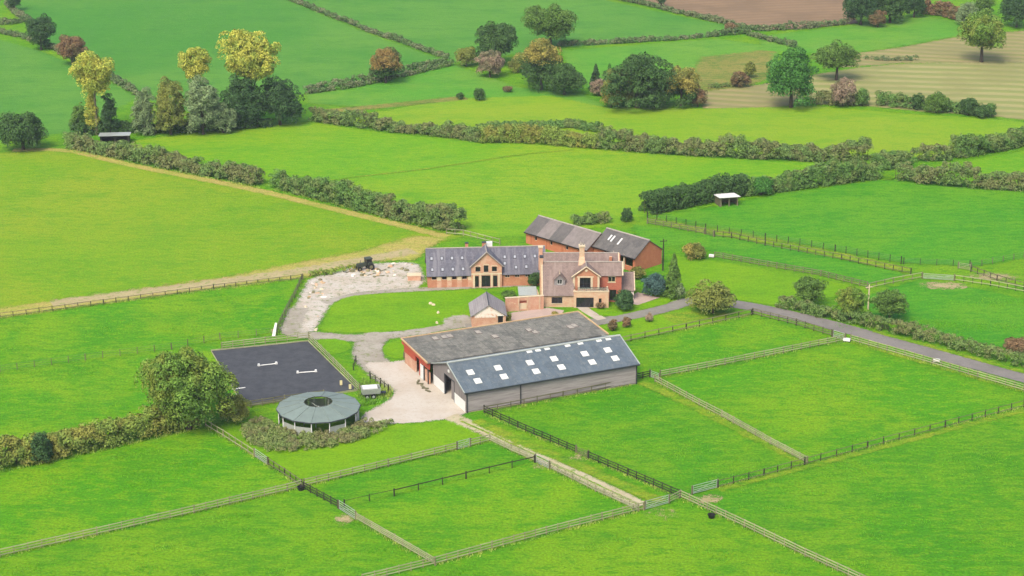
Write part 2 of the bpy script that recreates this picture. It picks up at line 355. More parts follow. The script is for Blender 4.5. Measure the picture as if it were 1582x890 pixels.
# ------------------------------------------------------------------ sheets on the ground
def resample(pts, step, closed):
    out = []; n = len(pts)
    for i in range(n if closed else n - 1):
        a, b = pts[i], pts[(i + 1) % n]; k = max(1, int((b - a).length / step))
        out += [a.lerp(b, j / k) for j in range(k)]
    if not closed: out.append(pts[-1])
    return out
def smooth(pts, it=1, closed=True):
    for _ in range(it):
        q = []; n = len(pts); rng = range(n if closed else n - 1)
        if not closed: q.append(pts[0])
        for i in rng:
            a, b = pts[i], pts[(i + 1) % n]; q += [a.lerp(b, 0.25), a.lerp(b, 0.75)]
        if not closed: q.append(pts[-1])
        pts = q
    return pts
ZL = [0.0]
def nextz(): ZL[0] += 0.0013; return ZL[0]
def sheet(name, px, mat, w=1.5, sm=0, label=None, step=6.0, pts=None):
    pts = pts or [G(*p) for p in px]; z = nextz()
    if sm: pts = smooth(pts, sm)
    pts = resample(pts, step, True); n = len(pts)
    if sum(pts[i].x * pts[(i + 1) % n].y - pts[(i + 1) % n].x * pts[i].y for i in range(n)) < 0: pts.reverse()
    nor = []
    for i in range(n):
        d = (pts[(i + 1) % n] - pts[i - 1]).normalized(); nor.append(Vector((d.y, -d.x, 0)))
    ins = [p - m * w * 0.5 for p, m in zip(pts, nor)]; outs = [p + m * w * 0.5 for p, m in zip(pts, nor)]
    tri = tessellate_polygon([ins])
    v = [(p.x, p.y, z) for p in ins] + [(p.x, p.y, z) for p in outs]
    f = [tuple(t) for t in tri] + [(i, n + i, n + (i + 1) % n, (i + 1) % n) for i in range(n)]
    me = bpy.data.meshes.new(name); me.from_pydata(v, [], f)
    bm = bmesh.new(); bm.from_mesh(me); bmesh.ops.recalc_face_normals(bm, faces=bm.faces)
    if sum(q.normal.z for q in bm.faces) < 0: bmesh.ops.reverse_faces(bm, faces=bm.faces)
    bm.to_mesh(me); bm.free()
    at = me.attributes.new('cover', 'FLOAT', 'POINT'); at.data.foreach_set('value', [1.0] * n + [0.0] * n)
    return tag(link(name, me, M[mat]), label, None, None, 'structure')
def ribbon(name, px, mat, width, w=1.0, label=None, sm=2, pts=None):
    pts = pts or [G(*p) for p in px]; z = nextz()
    pts = resample(smooth(pts, sm, False), 3.0, False); n = len(pts); v = []; f = []; c = []
    for i, p in enumerate(pts):
        d = (pts[min(i + 1, n - 1)] - pts[max(i - 1, 0)]).normalized(); m = Vector((d.y, -d.x, 0))
        for off, k in ((-width / 2 - w / 2, 0), (-max(width / 2 - w / 2, 0.05), 1), (max(width / 2 - w / 2, 0.05), 1), (width / 2 + w / 2, 0)):
            q = p + m * off; v.append((q.x, q.y, z)); c.append(float(k))
    for i in range(n - 1):
        for k in range(3): f.append((4 * i + k + 1, 4 * i + k, 4 * i + 4 + k, 4 * i + 5 + k)[::-1])
    me = bpy.data.meshes.new(name); me.from_pydata(v, [], f)
    bm = bmesh.new(); bm.from_mesh(me)
    if sum(q.normal.z for q in bm.faces) < 0: bmesh.ops.reverse_faces(bm, faces=bm.faces)
    bm.to_mesh(me); bm.free()
    at = me.attributes.new('cover', 'FLOAT', 'POINT'); at.data.foreach_set('value', c)
    return tag(link(name, me, M[mat]), label, None, None, 'structure')

g = MB(); g.add([(-2500, -600, 0), (2500, -600, 0), (2500, 3600, 0), (-2500, 3600, 0)], [(0, 1, 2, 3)])
tag(g.build('ground', M['base']), 'green pasture reaching to the horizon', kind='structure')

# fields, from far to near
sheet('field', [(-260, 40), (0, 62), (60, 78), (130, 105), (215, 150), (110, 205), (-260, 240)], 'fargreen', 3, label='far green field left of the diagonal hedge')
sheet('field', [(-60, -60), (430, -60), (445, 0), (570, 52), (695, 96), (600, 122), (470, 145), (300, 175), (215, 150), (130, 100), (60, 60), (30, 20)], 'fargreen', 3, label='large far green field behind the yellow trees')
sheet('field', [(436, -60), (960, -60), (935, 0), (1060, 27), (1165, 46), (1110, 56), (980, 66), (862, 74), (700, 97), (570, 50), (450, 0)], 'fargreen', 3, label='far green field behind the loose crowned tree')
sheet('ploughed_field', [(990, -60), (1330, -60), (1312, 5), (1325, 36), (1230, 45), (1170, 46), (1080, 25), (960, 0)], 'plough', 2, label='bare brown ploughed field')
sheet('field', [(870, 78), (1110, 60), (1205, 74), (1195, 105), (1090, 140), (930, 150), (880, 118)], 'fargreen2', 3, label='green meadow behind the round copse')
sheet('rough_ground', [(1085, 88), (1195, 76), (1190, 120), (1150, 135), (1085, 148), (1066, 118)], 'rough', 5, label='tan rough grass beside the round copse')
sheet('field', [(1170, 56), (1310, 40), (1430, 25), (1486, 34), (1494, 52), (1400, 70), (1300, 84), (1180, 78)], 'fargreen2', 3, label='bright green field below the brown plough')
sheet('field', [(1300, 86), (1400, 72), (1494, 54), (1700, 40), (1700, 100), (1400, 97), (1300, 104)], 'stubble', 4, label='tan grass strip around the lone tree')
sheet('hay_field', [(1230, 120), (1330, 104), (1400, 98), (1700, 96), (1700, 200), (1540, 180), (1420, 172), (1340, 164), (1250, 160)], 'hay', 3, label='striped field of mown hay')
sheet('stubble_field', [(1085, 142), (1195, 128), (1240, 120), (1240, 160), (1190, 167), (1085, 168)], 'stubble', 3, label='pale stubble beside the round copse')
sheet('field', [(480, 160), (470, 146), (600, 124), (700, 99), (745, 115), (800, 135), (900, 146), (935, 165), (700, 150), (600, 168)], 'fargreen2', 3, label='green field below the orange tree')
sheet('field', [(480, 186), (600, 170), (700, 152), (850, 148), (935, 166), (1090, 168), (1260, 164), (1400, 176), (1540, 184), (1700, 205), (1700, 215), (1582, 218), (1470, 240), (1340, 246), (1200, 243), (1000, 232), (860, 220), (700, 210)], 'farlime', 3, label='lime green field above the long hedge')
ribbon('rough_ground', [(482, 174), (560, 167), (640, 159), (720, 151)], 'rough', 4.0, 4.0, label='brownish rough strip below the orange tree')
sheet('field', [(160, 228), (215, 216), (330, 202), (480, 188), (600, 206), (700, 216), (860, 226), (1000, 238), (1200, 249), (1345, 254), (1350, 270), (1200, 292), (1110, 312), (1000, 332), (980, 345), (800, 366), (720, 366), (560, 324), (400, 284)], 'midfield', 3, label='broad lime field between the two long hedges')
sheet('field', [(1365, 278), (1400, 262), (1480, 250), (1700, 212), (1700, 300), (1582, 292), (1400, 276)], 'midfield', 3, label='small lime field between the two right hedges')
sheet('field', [(1000, 336), (1110, 318), (1200, 300), (1360, 278), (1582, 297), (1700, 305), (1700, 380), (1582, 400), (1500, 412), (1395, 406), (1182, 366), (1040, 340)], 'rightfield', 3, label='deep green field behind the white roofed shelter')
sheet('field', [(-200, 240), (0, 236), (100, 232), (215, 257), (400, 292), (560, 332), (655, 354), (716, 366), (655, 382), (560, 404), (470, 427), (330, 445), (0, 490), (-200, 512)], 'leftfield', 3, label='wide yellowish field left of the farm')
sheet('field', [(-200, 512), (0, 492), (330, 448), (466, 432), (425, 515), (330, 527), (265, 541), (0, 577), (-200, 602)], 'lush', 2, label='green paddock above the wire fence')
sheet('field', [(-200, 606), (0, 577), (265, 541), (345, 530), (345, 548), (388, 626), (390, 640), (295, 664), (140, 700), (0, 730), (-200, 770)], 'lush', 2, label='green paddock behind the bottom hedge')
sheet('paddock', [(-200, 780), (0, 731), (140, 702), (295, 666), (318, 660), (468, 752), (444, 760), (0, 862), (-200, 910)], 'lush', 1.2, label='paddock in front of the olive hedge')
sheet('paddock', [(470, 752), (757, 683), (827, 714), (532, 784)], 'paddock', 1.2, label='narrow paddock above the dark rail')
sheet('paddock', [(532, 785), (827, 715), (986, 789), (672, 873), (550, 806)], 'lush', 1.2, label='square paddock below the dark rail')
sheet('paddock', [(745, 642), (992, 592), (1010, 596), (1240, 716), (1110, 752), (1052, 768)], 'paddock', 1.2, label='paddock in front of the grey barn')
sheet('paddock', [(1022, 587), (1308, 532), (1582, 620), (1582, 632), (1246, 716)], 'lush', 1.2, label='large paddock below the road')
sheet('paddock', [(956, 536), (1163, 490), (1285, 524), (1020, 582), (985, 575)], 'lush', 1.2, label='paddock beside the grey barn end')
sheet('paddock', [(1052, 772), (1110, 756), (1240, 722), (1582, 634), (1800, 580), (1800, 960), (1480, 960)], 'paddock', 1.2, label='paddock outside the right hand fences')
sheet('field', [(1330, 460), (1420, 432), (1480, 440), (1582, 462), (1720, 500), (1720, 600), (1582, 545), (1450, 515), (1350, 490)], 'rightfield', 2, label='green field behind the road hedge')
sheet('field', [(1040, 395), (1100, 402), (1200, 420), (1310, 440), (1330, 450), (1240, 470), (1190, 472), (1130, 462), (1050, 455), (1030, 430)], 'lawn', 2, label='bright lawn beyond the tall conifer')
sheet('rough_ground', [(978, 347), (1090, 362), (1200, 380), (1400, 424), (1340, 440), (1270, 422), (1105, 392), (1075, 376), (1000, 385), (985, 365)], 'rightfield', 2, label='grazed strip behind the brick barns')

# ------------------------------------------------------------------ tracks, yards
ribbon('dry_verge', [(20, 232), (104, 231), (160, 245), (215, 258), (400, 294), (470, 312), (560, 334), (655, 357), (690, 366)], 'dry', 2.6, 1.6, label='pale dry margin along the left hedge')
ribbon('dry_ground', [(-40, 490), (0, 484), (120, 467), (250, 449), (330, 438), (400, 428)], 'dry', 5.0, 4.0, label='yellowed worn band along the low fence')
sheet('dry_ground', [(330, 432), (440, 410), (560, 388), (636, 366), (690, 368), (660, 386), (640, 402), (560, 404), (520, 416), (475, 428), (400, 436), (335, 443)], 'dry', 4, label='broad yellowed corner of the left field')
ribbon('worn_path', [(80, 470), (160, 459), (330, 438), (460, 420), (560, 402), (640, 388)], 'mud', 3.5, 3, label='bare worn path in the yellowed grass')
sheet('rubble_yard', [(478, 430), (520, 422), (560, 408), (636, 405), (650, 412), (658, 444), (600, 449), (548, 453), (518, 462), (504, 480), (490, 503), (480, 516), (432, 517), (442, 498), (458, 472), (470, 446)], 'rubble', 2.5, 1, label='pale rubble yard beside the stables')
ribbon('stone_apron', [(500, 468), (548, 455), (600, 450), (660, 447), (740, 443), (830, 438)], 'lane', 2.0, 1.8, label='grey path in front of the stables')
ribbon('gravel_lane', [(462, 476), (452, 500), (446, 515), (500, 520), (552, 524), (640, 514), (700, 502), (740, 500)], 'lane', 3.4, 2, label='gravel lane curving round the lawn')
ribbon('gravel_lane', [(590, 512), (572, 528), (566, 548), (590, 575), (625, 600)], 'lane', 5.0, 2.2, label='gravel lane down to the concrete yard')
sheet('concrete_yard', [(560, 560), (600, 560), (632, 556), (684, 588), (738, 632), (700, 647), (640, 654), (568, 656), (553, 645), (600, 620), (612, 606), (598, 590), (580, 580)], 'concrete', 1.8, 1, label='pale concrete yard before the barns')
sheet('lawn', [(494, 506), (518, 464), (556, 455), (700, 449), (760, 446), (746, 470), (722, 494), (640, 510), (560, 515), (498, 513)], 'lawn', 1.2, 1, label='bright lawn in front of the stables')
sheet('gravel_patch', [(682, 500), (692, 489), (727, 486), (732, 505), (700, 507)], 'lane', 1.5, 1, label='gravel patch beside the small brick outbuilding')
sheet('lawn', [(592, 532), (626, 524), (627, 556), (604, 554), (592, 545)], 'lawn', 0.8, 1, label='small grass patch by the red barn end')
sheet('lawn', [(484, 524), (530, 524), (546, 536), (530, 546), (500, 548)], 'lawn', 0.8, 1, label='grass patch at the corner of the arena')
ribbon('drive', [(720, 506), (790, 502), (860, 500), (910, 500), (960, 491), (1010, 482), (1050, 470), (1075, 462), (1140, 470), (1170, 476)], 'drive', 3.4, 1.2, label='grey gravel drive past the house')
ribbon('road', [(1120, 468), (1150, 472), (1210, 484), (1300, 506), (1440, 546), (1582, 584), (1720, 622)], 'tarmac', 4.0, 0.6, label='narrow grey road beside the long hedge')
sheet('paving', [(782, 500), (786, 484), (846, 476), (872, 480), (858, 496)], 'paving', 0.4, label='pink paved court before the brick wall')
sheet('lawn', [(862, 494), (876, 481), (900, 476), (916, 490)], 'lawn', 0.5, label='small lawn before the house')
ribbon('path', [(896, 472), (908, 482), (930, 494)], 'path', 1.9, 0.3, label='cream path to the house front')
sheet('lawn', [(912, 476), (935, 480), (990, 468), (1040, 460), (1030, 470), (950, 489), (926, 488)], 'lawn', 0.6, label='lawn strip beside the house path')
sheet('paving', [(962, 466), (985, 452), (1020, 460), (985, 472)], 'paving', 0.5, label='brown paved terrace beside the house')
sheet('lawn', [(880, 512), (930, 503), (1000, 490), (1060, 480), (1110, 483), (1160, 483), (1060, 508), (955, 530), (905, 527)], 'lawn', 1.0, label='lawn with small round shrubs below the drive')
sheet('rough_ground', [(1020, 487), (1060, 482), (1140, 484), (1100, 496), (1040, 500)], 'verge', 2, label='yellow grass around the large shrub')
sheet('lawn', [(395, 640), (430, 660), (560, 656), (640, 656), (700, 648), (758, 682), (472, 750), (420, 720), (330, 662)], 'lawn', 1.5, label='bright grass below the horse walker')
ribbon('dirt_track', [(694, 644), (720, 653), (760, 671), (850, 714), (930, 752), (992, 782)], 'track', 2.6, 1.6, label='pale dirt track between the paddocks')
ribbon('grass_strip', [(712, 651), (760, 672), (850, 715), (930, 753), (985, 779)], 'verge', 0.35, 0.5, label='thin grass strip along the middle of the dirt track')
ribbon('rough_verge', [(735, 650), (800, 682), (900, 722), (1020, 776)], 'verge', 2.2, 1.6, label='yellow grass verge between track and dark fence')
ribbon('rough_verge', [(990, 590), (1040, 612), (1150, 668), (1240, 714)], 'verge', 1.9, 1.4, label='yellow strip along the pale rail fence')
ribbon('rough_verge', [(1000, 338), (1090, 357), (1182, 371), (1300, 395), (1405, 419)], 'verge', 3.2, 1.6, label='yellow strip between the two far fences')
ribbon('rough_verge', [(1318, 528), (1440, 564), (1582, 604)], 'verge', 1.6, 1, label='yellow verge along the road fence')
ribbon('rough_verge', [(1110, 757), (1240, 724), (1582, 634)], 'verge', 1.3, 1, label='yellow strip under the wide spaced fence')
ribbon('rough_verge', [(1350, 512), (1440, 536), (1582, 576), (1650, 592)], 'verge', 1.3, 0.8, label='grass verge below the road hedge')
def patch(name, px, ra, rb, mat, label, top=0.8):           # worn patch, densest in its middle
    c = G(*px); z = nextz(); k = 20; v = [(c.x, c.y, z)]; cov = [top]
    for q, w in ((0.5, top * 0.55), (1.0, -0.35)):
        for i in range(k):
            a = 2 * math.pi * i / k; v.append((c.x + ra * q * math.cos(a), c.y + rb * q * math.sin(a), z)); cov.append(w)
    f = [(0, 1 + i, 1 + (i + 1) % k) for i in range(k)] + [(1 + i, 1 + k + i, 1 + k + (i + 1) % k, 1 + (i + 1) % k) for i in range(k)]
    me = bpy.data.meshes.new(name); me.from_pydata(v, [], f); at = me.attributes.new('cover', 'FLOAT', 'POINT'); at.data.foreach_set('value', cov)
    return tag(link(name, me, M[mat]), label, None, None, 'structure')
for nm, p, ra, rb, tp in (('the pale metal gate', (532, 803), 2.4, 3.2, 0.8), ('the wide metal gate', (1096, 772), 3.4, 2.6, 0.75), ('the track end', (1026, 795), 5.0, 4.2, 0.42), ('the far gate', (1460, 442), 8.0, 4.0, 0.8),
               ('the right field gate', (1535, 428), 8.0, 4.2, 0.75), ('the gap in the dark fence', (896, 707), 3.2, 3.0, 0.5), ('the track gate', (833, 722), 2.0, 2.0, 0.6), ('the left gate', (424, 512), 1.6, 3.0, 0.6)):
    patch('worn_ground', p, ra, rb, 'mud', 'worn pale ground at ' + nm, tp)
ribbon('old_bank', [(470, 285), (560, 272), (640, 264), (720, 252), (810, 238), (885, 232)], 'verge', 0.5, 0.9, label='faint pale line across the lime field')
# riding arena
sheet('riding_arena', [(326, 543), (476, 528), (553, 604), (376, 629)], 'rubber', 0.02, label='dark grey rubber riding arena')

# ------------------------------------------------------------------ fences and gates
CUBE = MB().box(-0.5, -0.5, -0.5, 0.5, 0.5, 0.5).mesh('rail')
def variant(mat):
    me = CUBE.copy(); me.materials.append(M[mat]); return me
BOX = {k: variant(k) for k in ('pale_wood', 'pale_post', 'dark_wood', 'grey_wood', 'galv', 'wire', 'white', 'charcoal', 'stone_trim', 'cream')}
def bar(name, me, a, b, w, h, parent):
    a, b = Vector(a), Vector(b); d = b - a; L_ = d.length
    o = link(name, me, None, parent); o.location = (a + b) / 2
    o.rotation_euler = (0, -math.asin(max(-1, min(1, d.z / L_))), math.atan2(d.y, d.x)); o.scale = (L_, w, h); return o
def fence(px, label, post='pale_post', rail='pale_wood', n=3, sp=1.8, h=1.25, rh=0.14, pw=0.11, wire=False, skip=(), group='paddock fences', top=None):
    pts = [G(*p) for p in px]; o = pts[0]
    root = empty('post_and_rail_fence' if not wire else 'wire_fence', o, 0, label, 'fence', group)
    for i in range(len(pts) - 1):
        a, b = pts[i] - o, pts[i + 1] - o; ln = (b - a).length; k = max(1, round(ln / sp)); d = (b - a) / k
        nrm = Vector((d.y, -d.x, 0)).normalized() * 0.075
        for j in range(k + (1 if i == len(pts) - 2 else 0)):
            p = a + d * j; hh = h * rnd.uniform(0.96, 1.06)
            big = 1.5 if (j == 0 or j == k) else 1.0
            q = link('post', BOX[post], None, root, (p.x, p.y, hh / 2 - 0.02), (rnd.gauss(0, 0.02), rnd.gauss(0, 0.02), math.atan2(d.y, d.x)), (pw * big, pw * big, hh))
        st = 1 if wire else 2
        for r in range(n):
            z = h * (0.92 - r * (0.62 / max(1, n - 1))) if n > 1 else h * 0.85
            if wire:
                bar('wire', BOX['wire'], a + nrm + Vector((0, 0, z)), b + nrm + Vector((0, 0, z)), 0.025, 0.025, root); continue
            j = 0
            while j < k:
                e = min(k, j + st); za, zb = z + rnd.gauss(0, 0.012), z + rnd.gauss(0, 0.012)
                if (i, j) not in skip: bar('rail', BOX[rail], a + d * j + nrm + Vector((0, 0, za)), a + d * e + nrm + Vector((0, 0, zb)), 0.045, rh, root)
                j = e
    return root
def gate(p0, p1, label, h=1.25, mat='galv', bars=5, group='field gates'):
    a, b = G(*p0), G(*p1); d = b - a; ln = d.length; rz = math.atan2(d.y, d.x)
    r = empty('field_gate', a, rz, label, 'gate', group)
    for x in (0.08, ln - 0.08): link('stile', BOX[mat], None, r, (x, 0, 0.12 + h / 2 - 0.06), (0, 0, 0), (0.07, 0.06, h - 0.12))
    for i in range(bars):
        z = 0.16 + (h - 0.2) * (i / (bars - 1)) ** 1.25
        link('bar', BOX[mat], None, r, (ln / 2, 0.0, z), (0, 0, 0), (ln - 0.2, 0.05, 0.07))
    bar('brace', BOX[mat], (0.1, 0.045, 0.16), (ln - 0.1, 0.045, h - 0.05), 0.03, 0.05, r)
    for x in (-0.12, ln + 0.12): link('gate_post', BOX['grey_wood'], None, r, (x, 0, 0.68), (0, 0, 0), (0.17, 0.17, 1.4))
    return r

fence([(-60, 876), (0, 861), (150, 827), (300, 793), (444, 759), (466, 753)], 'pale three rail fence running left from the black tub', group=None)
fence([(318, 659), (345, 675), (393, 706)], 'pale fence between the olive hedge and the white gate', group=None, n=2)
gate((394, 706), (413, 719), 'white metal gate between the hedge fence and the black tub', 1.35)
fence([(415, 719), (440, 735), (466, 753)], 'short dark posted fence beside the white gate above the black tub', 'dark_wood', 'grey_wood', 2, group=None)
fence([(469, 756), (522, 785)], 'dark fence between the black tub and the gate on bare ground', 'dark_wood', 'dark_wood', 3, group=None)
gate((524, 787), (549, 803), 'pale metal gate over bare ground at the square paddock corner', 1.4)
fence([(551, 804), (610, 838), (672, 874)], 'pale fence from the bare ground gate to the bottom fence', n=4, group=None)
fence([(560, 900), (672, 873), (760, 849), (844, 826), (930, 804), (994, 788)], 'long pale rail fence along the bottom of the square paddock', n=3, group=None)
fence([(470, 752), (600, 721), (706, 695)], 'pale fence between bright grass and the narrow paddock', 'grey_wood', 'pale_wood', 3, group=None)
gate((707, 695), (726, 690), 'grey metal gate in the fence above the narrow paddock', 1.35)
fence([(727, 690), (757, 682)], 'short pale fence from grey gate to the dirt track', 'grey_wood', 'pale_wood', 3, group=None)
fence([(757, 682), (790, 698), (826, 714)], 'pale fence along the dirt track beside the narrow paddock', n=4, sp=1.5, group=None)
gate((828, 715), (848, 725), 'pale metal gate at the end of the dark single rail', 1.35)
fence([(850, 725), (920, 760), (986, 790)], 'pale fence along the dirt track beside the square paddock', n=3, group=None)
fence([(532, 783), (609, 766)], 'thin wire and post fence continuing the dark single rail', 'dark_wood', 'dark_wood', 1, 3.6, 1.15, rh=0.06, group=None)
fence([(609, 767), (720, 740), (826, 715)], 'dark single rail fence across the two narrow paddocks', 'dark_wood', 'dark_wood', 1, 3.6, 1.2, rh=0.15, group=None)
gate((997, 788), (1033, 778), 'grey metal gate across the end of the dirt track', 1.35)
fence([(1034, 778), (1050, 770)], 'short fence between track gate and corner post', 'grey_wood', 'pale_wood', 3, group=None)
fence([(1051, 769), (1150, 815), (1244, 860), (1345, 906)], 'pale fence running down from the corner beside the black bucket', n=3, rh=0.15, group=None)
fence([(748, 638), (800, 662), (889, 700)], 'dark fence from the grey barn corner along the dirt track', 'dark_wood', 'dark_wood', 3, group=None)
gate((891, 701), (908, 708), 'low gate closing the gap in the dark fence', 1.1, 'grey_wood', 4)
fence([(909, 709), (970, 735), (1050, 769)], 'dark fence from the gap down to the corner post', 'dark_wood', 'dark_wood', 3, group=None)
gate((1070, 764), (1108, 754), 'bright steel gate beside bare ground near the corner post', 1.35)
fence([(1109, 754), (1180, 736), (1243, 719), (1340, 693), (1460, 661), (1582, 629), (1680, 603)], 'wide spaced dark posted fence below the large paddock', 'dark_wood', 'grey_wood', 2, 2.9, rh=0.09, group=None)
fence([(1012, 590), (1080, 627), (1115, 645)], 'upper part of the pale fence dividing the two big paddocks', n=3, group=None)
fence([(1115, 645), (1133, 655), (1190, 687), (1247, 717)], 'lower part of the pale fence dividing the two big paddocks', n=4, rh=0.14, group=None)
fence([(748, 638), (870, 614), (978, 593)], 'low pale fence in front of the grey barn wall', 'grey_wood', 'grey_wood', 2, 2.4, 1.1, group=None)
fence([(982, 588), (1004, 583)], 'dark short fence at the grey barn far corner', 'dark_wood', 'dark_wood', 3, group=None)
gate((1005, 583), (1018, 588), 'small gate where the fences meet behind the grey barn', 1.2)
fence([(1020, 583), (1120, 564), (1210, 546), (1305, 527)], 'pale fence from the grey barn corner to the road', 'grey_wood', 'pale_wood', 3, group=None)
fence([(953, 532), (1060, 509), (1161, 487)], 'dark rail fence below the lawn with round shrubs', 'dark_wood', 'pale_post', 2, 3.0, group=None)
fence([(1163, 486), (1230, 503), (1285, 520)], 'dark posted fence along the upper road side', 'dark_wood', 'grey_wood', 3, group=None)
gate((1287, 521), (1305, 526), 'grey gate beside the white trough on the road', 1.3)
fence([(1314, 527), (1370, 543), (1440, 563), (1510, 584), (1582, 605), (1660, 628)], 'pale rail fence along the lower road side', 'grey_wood', 'pale_wood', 3, group=None)
fence([(1000, 337), (1090, 356), (1182, 371), (1290, 389), (1392, 408)], 'dark posted fence below the deep green field', 'dark_wood', 'wire', 4, 2.4, 1.5, wire=True, group=None)
fence([(1000, 346), (1088, 362)], 'fence behind the brick barns up to the small gate', 'grey_wood', 'grey_wood', 3, group=None)
fence([(1104, 366), (1130, 368), (1182, 380), (1300, 402), (1407, 424)], 'weathered rail fence below the yellow strip', 'dark_wood', 'grey_wood', 2, rh=0.1, group=None)
gate((1090, 362), (1102, 366), 'small gate between the barns and the yellow strip', 1.2, 'grey_wood', 4)
fence([(1396, 408), (1498, 412)], 'dark fence at the bottom of the deep green field', 'dark_wood', 'wire', 4, 3.0, 1.3, wire=True, group=None)
fence([(1104, 398), (1200, 415), (1268, 427), (1340, 445)], 'weathered fence around the lawn beyond the conifer', 'grey_wood', 'grey_wood', 3, group=None)
fence([(1340, 447), (1380, 438), (1424, 430)], 'white topped rail fence beside the pale pole', 'grey_wood', 'pale_wood', 2, 2.2, group=None)
fence([(1475, 434), (1530, 442), (1582, 452), (1650, 466)], 'pale two rail fence beside the sandy patch', 'dark_wood', 'pale_wood', 2, group=None)
gate((1426, 431), (1473, 434), 'long low gate beside the sandy patch', 1.1)
fence([(1500, 420), (1540, 434), (1582, 446), (1650, 464)], 'dark posted fence along the sandy right track', 'dark_wood', 'grey_wood', 2, group=None)
fence([(1500, 414), (1582, 398), (1680, 378)], 'wire fence rising to the right of the deep green field', 'grey_wood', 'wire', 3, 2.6, wire=True, group=None)
gate((1481, 415), (1499, 418), 'timber gate in the dark fence of the deep green field', 1.2, 'pale_wood')
fence([(-80, 502), (0, 491), (160, 470), (330, 447), (466, 431)], 'low weathered fence below the yellowed band of grass', 'dark_wood', 'grey_wood', 2, 2.2, 0.95, rh=0.08, group=None)
fence([(468, 432), (455, 460), (440, 488), (428, 514)], 'wire fence between the green paddock and the rubble yard', 'grey_wood', 'grey_wood', 3, 2.2, group=None)
fence([(-60, 583), (0, 575), (132, 557), (265, 540), (340, 525), (424, 516)], 'thin wire fence crossing the left paddocks', 'grey_wood', 'wire', 3, 3.0, wire=True, group=None)
fence([(343, 539), (410, 531), (477, 524)], 'pale fence along the far side of the riding arena', n=3, sp=2.0, group=None)
fence([(478, 526), (515, 562), (556, 604)], 'pale fence along the yard side of the riding arena', n=3, sp=2.0, group=None)
fence([(388, 630), (440, 622), (500, 614)], 'fence along the near side of the arena behind the horse walker', 'pale_post', 'grey_wood', 3, 2.0, group=None)
fence([(546, 572), (550, 560)], 'pair of stout posts at the yard entrance', 'dark_wood', 'dark_wood', 1, group=None)
fence([(572, 586), (588, 597), (600, 606)], 'row of brown posts beside the concrete yard', 'dark_wood', 'grey_wood', 1, 1.5, 1.4, group=None)
fence([(690, 362), (716, 364), (772, 378)], 'pale rails behind the stables at the hedge end', n=2, group=None)
fence([(636, 563), (624, 553)], 'low rail at the red barn end', 'grey_wood', 'pale_post', 2, 1.5, 1.1, group=None)
kerb = empty('arena_kickboard', G(326, 543), 0, 'pale timber kickboard round the riding arena', 'kickboard')
cn = [G(326, 543), G(476, 528), G(553, 604), G(376, 629)]
for i in range(4):
    a, b = cn[i] - cn[0], cn[(i + 1) % 4] - cn[0]; k = 6
    for j in range(k): bar('board', BOX['pale_wood'], a.lerp(b, j / k) + Vector((0, 0, 0.16)), a.lerp(b, (j + 0.985) / k) + Vector((0, 0, 0.16)), 0.06, 0.3, kerb)

# ------------------------------------------------------------------ buildings
class Frame:                                   # a wall line: a along, d outwards, z up
    def __init__(s, p0, p1):
        s.o = Vector((p0[0], p0[1], 0)); p1 = Vector((p1[0], p1[1], 0)); s.L = (p1 - s.o).length
        s.u = (p1 - s.o).normalized(); s.n = Vector((s.u.y, -s.u.x, 0))
    def p(s, a, d, z): return s.o + s.u * a + s.n * d + Vector((0, 0, z))
    def box(s, mb, a0, a1, d0, d1, z0, z1):
        return mb.add([s.p(a0, d1, z0), s.p(a1, d1, z0), s.p(a1, d0, z0), s.p(a0, d0, z0), s.p(a0, d1, z1), s.p(a1, d1, z1), s.p(a1, d0, z1), s.p(a0, d0, z1)],
                      [(3, 2, 1, 0), (4, 5, 6, 7), (0, 1, 5, 4), (1, 2, 6, 5), (2, 3, 7, 6), (3, 0, 4, 7)])
def wall(mb, fr, z0, z1, holes=(), t=0.3):
    xs = sorted({0.0, fr.L, *[h[0] for h in holes], *[h[1] for h in holes]}); zs = sorted({z0, z1, *[h[2] for h in holes], *[h[3] for h in holes]})
    solid = lambda i, j: 0 <= i < len(xs) - 1 and 0 <= j < len(zs) - 1 and not any(h[0] <= (xs[i] + xs[i + 1]) / 2 <= h[1] and h[2] <= (zs[j] + zs[j + 1]) / 2 <= h[3] for h in holes)
    for i in range(len(xs) - 1):
        for j in range(len(zs) - 1):
            if not solid(i, j): continue
            a0, a1, b0, b1 = xs[i], xs[i + 1], zs[j], zs[j + 1]; P = fr.p
            mb.add([P(a0, 0, b0), P(a1, 0, b0), P(a1, 0, b1), P(a0, 0, b1)], [(0, 1, 2, 3)])
            mb.add([P(a0, -t, b0), P(a1, -t, b0), P(a1, -t, b1), P(a0, -t, b1)], [(3, 2, 1, 0)])
            for ok, q in ((solid(i - 1, j), (a0, a0, b0, b1)), (solid(i + 1, j), (a1, a1, b0, b1)), (solid(i, j - 1), (a0, a1, b0, b0)), (solid(i, j + 1), (a0, a1, b1, b1))):
                if not ok:
                    c0, c1, e0, e1 = q
                    if c0 == c1: mb.add([P(c0, 0, e0), P(c0, 0, e1), P(c0, -t, e1), P(c0, -t, e0)], [(0, 1, 2, 3)])
                    else: mb.add([P(c0, 0, e0), P(c1, 0, e0), P(c1, -t, e0), P(c0, -t, e0)], [(0, 1, 2, 3)])
def gable(mb, fr, z, zt, t=0.3, a=0.5): mb.prism([fr.p(0, 0, z), fr.p(fr.L, 0, z), fr.p(fr.L * a, 0, zt)], fr.n * -t)
def build_wall(root, name, mat, fr, z0, z1, holes=(), t=0.3, apex=None):
    mb = MB(); wall(mb, fr, z0, z1, holes, t)
    if apex: gable(mb, fr, z1, apex, t)
    return mb.build(name, M[mat], root)
